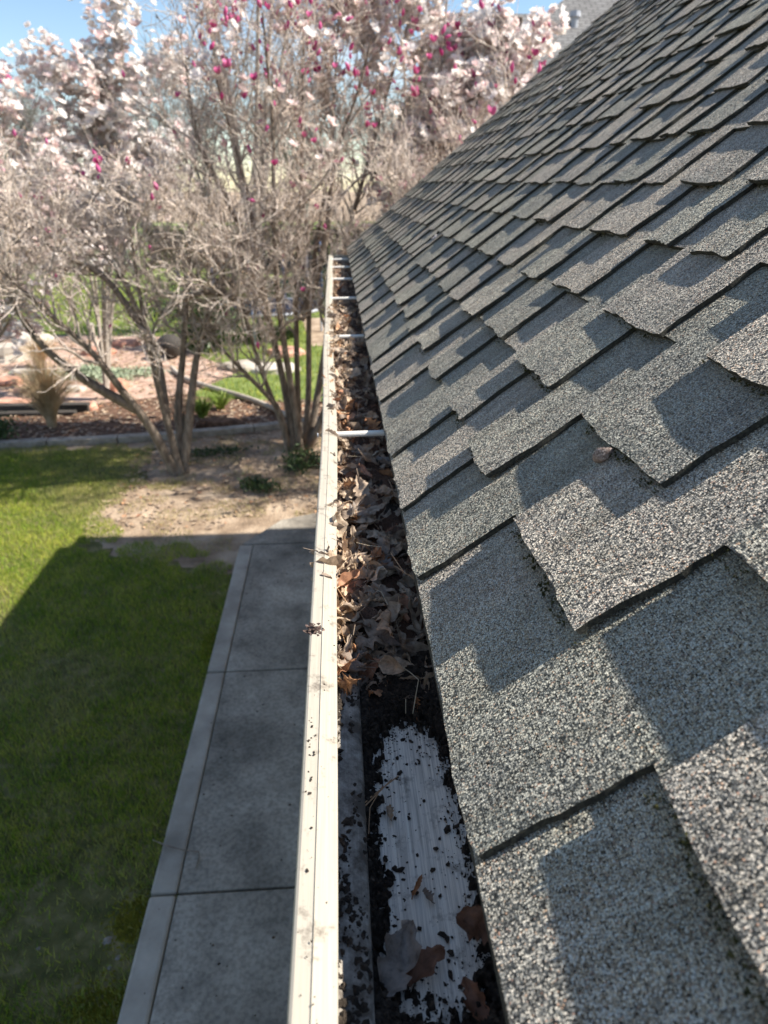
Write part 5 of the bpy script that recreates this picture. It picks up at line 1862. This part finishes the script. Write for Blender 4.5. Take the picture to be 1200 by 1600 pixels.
for k, (u, v, rx, ry, h, lab) in enumerate([
        (50, 612, .22, .2, .10, 'red sandstone block left of the dry grass clump'), (155, 553, .30, .25, .10, 'red sandstone slab behind the sage groundcover'),
        (190, 540, .34, .22, .09, 'long red sandstone slab right of the sage groundcover'), (182, 607, .2, .2, .12, 'upright red sandstone block with a dark gap beside the leaning limb'),
        (10, 600, .25, .2, .08, 'red sandstone slab at the left picture edge'), (130, 640, .2, .15, .08, 'reddish flat stone right of the dry grass clump'),
        (445, 555, .35, .25, .12, 'orange red stone behind the many stemmed shrub'), (20, 635, .28, .15, .1, 'reddish stone above the dark timber at left')]):
    slab_stone('sandstone_slab', lab, u, v, rx, ry, h, 'sandstone', k, 'stone', 'red stones in the gravel bed')
for k, (u, v, rx, ry, h, lab) in enumerate([(15, 560, .5, .4, .22, 'largest pale limestone boulder at the left edge'), (50, 540, .4, .35, .2, 'pale limestone boulder right of the largest one'),
                                    (35, 520, .4, .4, .2, 'pale limestone boulder furthest back near the lawn'), (380, 575, .4, .3, .1, 'pale flat stone beside the back lawn'), (430, 580, .4, .25, .1, 'pale flat stone behind the many stemmed shrub'),
                                    (38, 585, .25, .1, .08, 'grey flat stone in the gravel left of the dry grass'), (115, 610, .18, .12, .06, 'small pale stone beside the dry grass'), (345, 667, .3, .14, .1, 'rough brown rock in the mulch bed')]):
    slab_stone('limestone_boulder', lab, u, v, rx, ry, h, 'limestone' if k < 7 else 'mulch', 20 + k, 'stone', 'pale stones in the gravel bed')

# white edging pipe curving through the back garden
p_ = [gpt(268, 574, .05), gpt(285, 590, .05), gpt(320, 602, .05), gpt(355, 612, .05), gpt(395, 624, .05), gpt(432, 640, .05), gpt(470, 660, .05)]
o = MB().tube(resample(p_, 24), .035, 8).build('edging_pipe', M['limestone'], smooth=True)
tag(o, 'pale curved edging between the back lawn and the mulch bed', 'edging')
# short pale stake
c = gpt(147, 532, 0)
o = MB().tube([c, c + np.array([0, 0, .3])], [.05, .04], 8).tube([c + np.array([0, 0, .3]), c + np.array([0, 0, .34])], [.06, .02], 8).build('marker_post', M['limestone'])
tag(o, 'short pale marker post at the edge of the back lawn', 'post')
# dark kettle-shaped tub
c = gpt(268, 560, 0)
mb = MB()
pr = [(.08, 0), (.16, .08), (.21, .20), (.22, .26), (.19, .34), (.11, .40), (.02, .42)]
n = 14
V = [(c[0] + r_ * math.cos(2 * math.pi * i / n), c[1] + r_ * math.sin(2 * math.pi * i / n), z) for r_, z in pr for i in range(n)]
F = [(j * n + i, j * n + (i + 1) % n, (j + 1) * n + (i + 1) % n, (j + 1) * n + i) for j in range(len(pr) - 1) for i in range(n)] + [tuple(range(6 * n, 7 * n))]
o = mb.add(V, F).build('garden_tub', M['timber_dark'], smooth=True)
tag(o, 'dark rounded lidded tub behind the left shrub stems', 'tub')

# trampoline with net posts behind the shrubs
tc_ = at(425, 530, 14.6) * np.array([1, 1, 0])
tr = empty('trampoline', tuple(tc_)); tag(tr, 'dark round trampoline with metal rim and net behind the many stemmed shrub', 'trampoline')
RR = 1.05
ring = [(RR * math.cos(a), RR * math.sin(a), .55) for a in np.linspace(0, 2 * math.pi, 33)]
MB().tube(ring, .035, 6, False).build('rim', M['metal_grey'], tr)
V = [(0, 0, .53)] + [(RR * .98 * math.cos(a), RR * .98 * math.sin(a), .55) for a in np.linspace(0, 2 * math.pi, 25)[:-1]]
MB().add(V, [(0, 1 + i, 1 + (i + 1) % 24) for i in range(24)]).build('mat', M['net_dark'], tr)
for k in range(6):
    a = k * math.pi / 3 + .3
    x, y = RR * math.cos(a), RR * math.sin(a)
    MB().tube([(x, y, 0), (x, y, .55)], .025, 6).build('leg', M['metal_grey'], tr)
    MB().tube([(x * 1.03, y * 1.03, .5), (x * 1.03, y * 1.03, 1.75)], .03, 6).build('net_post', M['blue_pad'], tr)
mb = MB()
for k in range(48):
    a = k * 2 * math.pi / 48
    mb.tube([(RR * math.cos(a), RR * math.sin(a), .55), (RR * math.cos(a), RR * math.sin(a), 1.7)], .006, 3, False)
for z in np.linspace(.65, 1.7, 14):
    mb.tube([(RR * math.cos(a), RR * math.sin(a), z) for a in np.linspace(0, 2 * math.pi, 25)], .006, 3, False)
mb.build('net', M['net_dark'], tr)


# fences at the back of the yard
def fence(name, label, x0, x1, y, h, mat, cap, panel_w=2.4, board=.15):
    f = empty(name, ((x0 + x1) / 2, y, 0)); tag(f, label, 'fence', 'fences at the back of the yard')
    ox = -(x0 + x1) / 2
    n = max(1, int((x1 - x0) / board))
    for k in range(n):
        xa = x0 + k * board
        MB().box((xa + .006 + ox, -.012 + .004 * (k % 3), .05), (xa + board - .006 + ox, .012, h + .02 * math.sin(k * 7.1))).build('board', mat, f)
    xx = x0
    while xx <= x1 + .01:
        MB().box((xx - .05 + ox, .02, 0), (xx + .05 + ox, .12, h + .08)).build('post', mat, f)
        xx += panel_w
    MB().box((x0 + ox, -.05, h + .03), (x1 + ox, .015, h + .10)).build('cap_rail', cap, f)


fence('board_fence', 'cream painted board fence far back at left', -15, -6.5, 25.5, 1.72, M['cream_wall'], M['white_paint'], board=.22)
fence('board_fence', 'brown weathered board fence behind the shrubs', -6.4, 3.2, 26.5, 1.35, M['wood_brown'], M['curb'], board=.2)

# neighbour's house behind the roof on the right
NH = empty('neighbour_house', (10, 26, 0))
tag(NH, 'neighbouring house with pale grey shingled roof showing above the near roof', 'house')


def roof_plane(name, quad, parent, mat):
    """quad corners: eave-left, eave-right, ridge-right, ridge-left (world); uv in metres"""
    quad = [np.array(q, float) for q in quad]
    o0 = np.array(parent.location)
    e = quad[1] - quad[0]; e /= np.linalg.norm(e)
    up_ = quad[3] - quad[0]; up_ = up_ - e * (up_ @ e); up_ /= np.linalg.norm(up_)
    nrm = np.cross(e, up_)
    V = [q - o0 for q in quad] + [q - o0 - nrm * .12 for q in quad]
    me = np_mesh(name, V, [(0, 1, 2, 3), (7, 6, 5, 4), (0, 4, 5, 1), (1, 5, 6, 2), (2, 6, 7, 3), (3, 7, 4, 0)], mat)
    uv = me.uv_layers.new(name='UVMap')
    for li, lp in enumerate(me.loops):
        q = V[lp.vertex_index] + o0 - quad[0]
        uv.data[li].uv = (q @ e, q @ up_)
    return link_mesh(name, me, parent)


aL = at(690, 24, 24.0); aR = at(852, 22, 24.0)
kz = (aR[2] - 3.2) / (24.0 - 18.5)


def on_slope(u, v):
    """point of the neighbour's front slope"""
    d = _fw + _rt * (u - 600) / FPX + _up * (800 - v) / FPX
    t = (3.2 - 18.5 * kz - CAM_Z) / (d[2] - kz * d[1])
    return np.array([0, 0, CAM_Z]) + d * t


def roof_poly(name, pts, parent, mat):
    pts = [np.array(p_, float) for p_ in pts]
    o0 = np.array(parent.location)
    e = np.array([1.0, 0, 0]); up_ = np.array([0, 1, kz]) / math.hypot(1, kz)
    nrm = np.cross(e, up_)
    V = [q - o0 for q in pts] + [q - o0 - nrm * .15 for q in pts]
    n_ = len(pts)
    me = np_mesh(name, V, [tuple(range(n_)), tuple(reversed(range(n_, 2 * n_)))] + [(i, n_ + i, n_ + (i + 1) % n_, (i + 1) % n_) for i in range(n_)], mat)
    uv = me.uv_layers.new(name='UVMap')
    for li, lp in enumerate(me.loops):
        q = V[lp.vertex_index] + o0 - pts[0]
        uv.data[li].uv = (q @ e, q @ up_)
    return link_mesh(name, me, parent)


hip = on_slope(905, -20)
zl = on_slope(690, 24); zl[2] = 3.2 + kz * (aR[1] - 18.5); zl[1] = aR[1]
roof_poly('roof', [(zl[0] - 1.5, 18.5, 3.2), (hip[0] + 9, 18.5, 3.2), (hip[0] + 9, hip[1], hip[2]), tuple(hip), tuple(aR), tuple(zl)], NH, M['far_roof'])
roof_plane('rear_roof', [(hip[0] + 9, hip[1] * 2 - 18.5, 3.2), (zl[0] - 1.5, hip[1] * 2 - 18.5, 3.2), (zl[0], hip[1] + .1, zl[2] - .2), (hip[0] + 9, hip[1] + .02, hip[2] - .02)], NH, M['far_roof'])
MB().box((aL[0] - 1.0 - 10, 19.0 - 26, 0), (aR[0] + 9 - 10, 28.6 - 26, 3.3)).build('wall', M['siding'], NH)
for k in range(3):
    x = aL[0] + .6 + k * 2.2
    w_ = MB().box((x - 10, 18.96 - 26, 1.0), (x + 1.1 - 10, 19.02 - 26, 2.3)).build('window', M['white_paint'], NH)
    MB().box((x + .08 - 10, 18.94 - 26, 1.08), (x + 1.02 - 10, 18.965 - 26, 2.22)).build('pane', M['glass'], w_)
c = on_slope(803, 40)
MB().box((c[0] - .2 - 10, c[1] - .2 - 26, c[2] - .3), (c[0] + .2 - 10, c[1] + .2 - 26, c[2] + .18)).build('roof_vent', M['wood_brown'], NH, bevel=.03)
c = on_slope(897, 40)
mb = MB().tube([(c[0] - 10, c[1] - 26, c[2] - .2), (c[0] - 10, c[1] - 26, c[2] + .2)], .10, 10)
mb.tube([(c[0] - 10, c[1] - 26, c[2] + .2), (c[0] - 10, c[1] - 26, c[2] + .34)], [.16, .14], 10)
mb.build('vent_pipe', M['metal_grey'], NH)
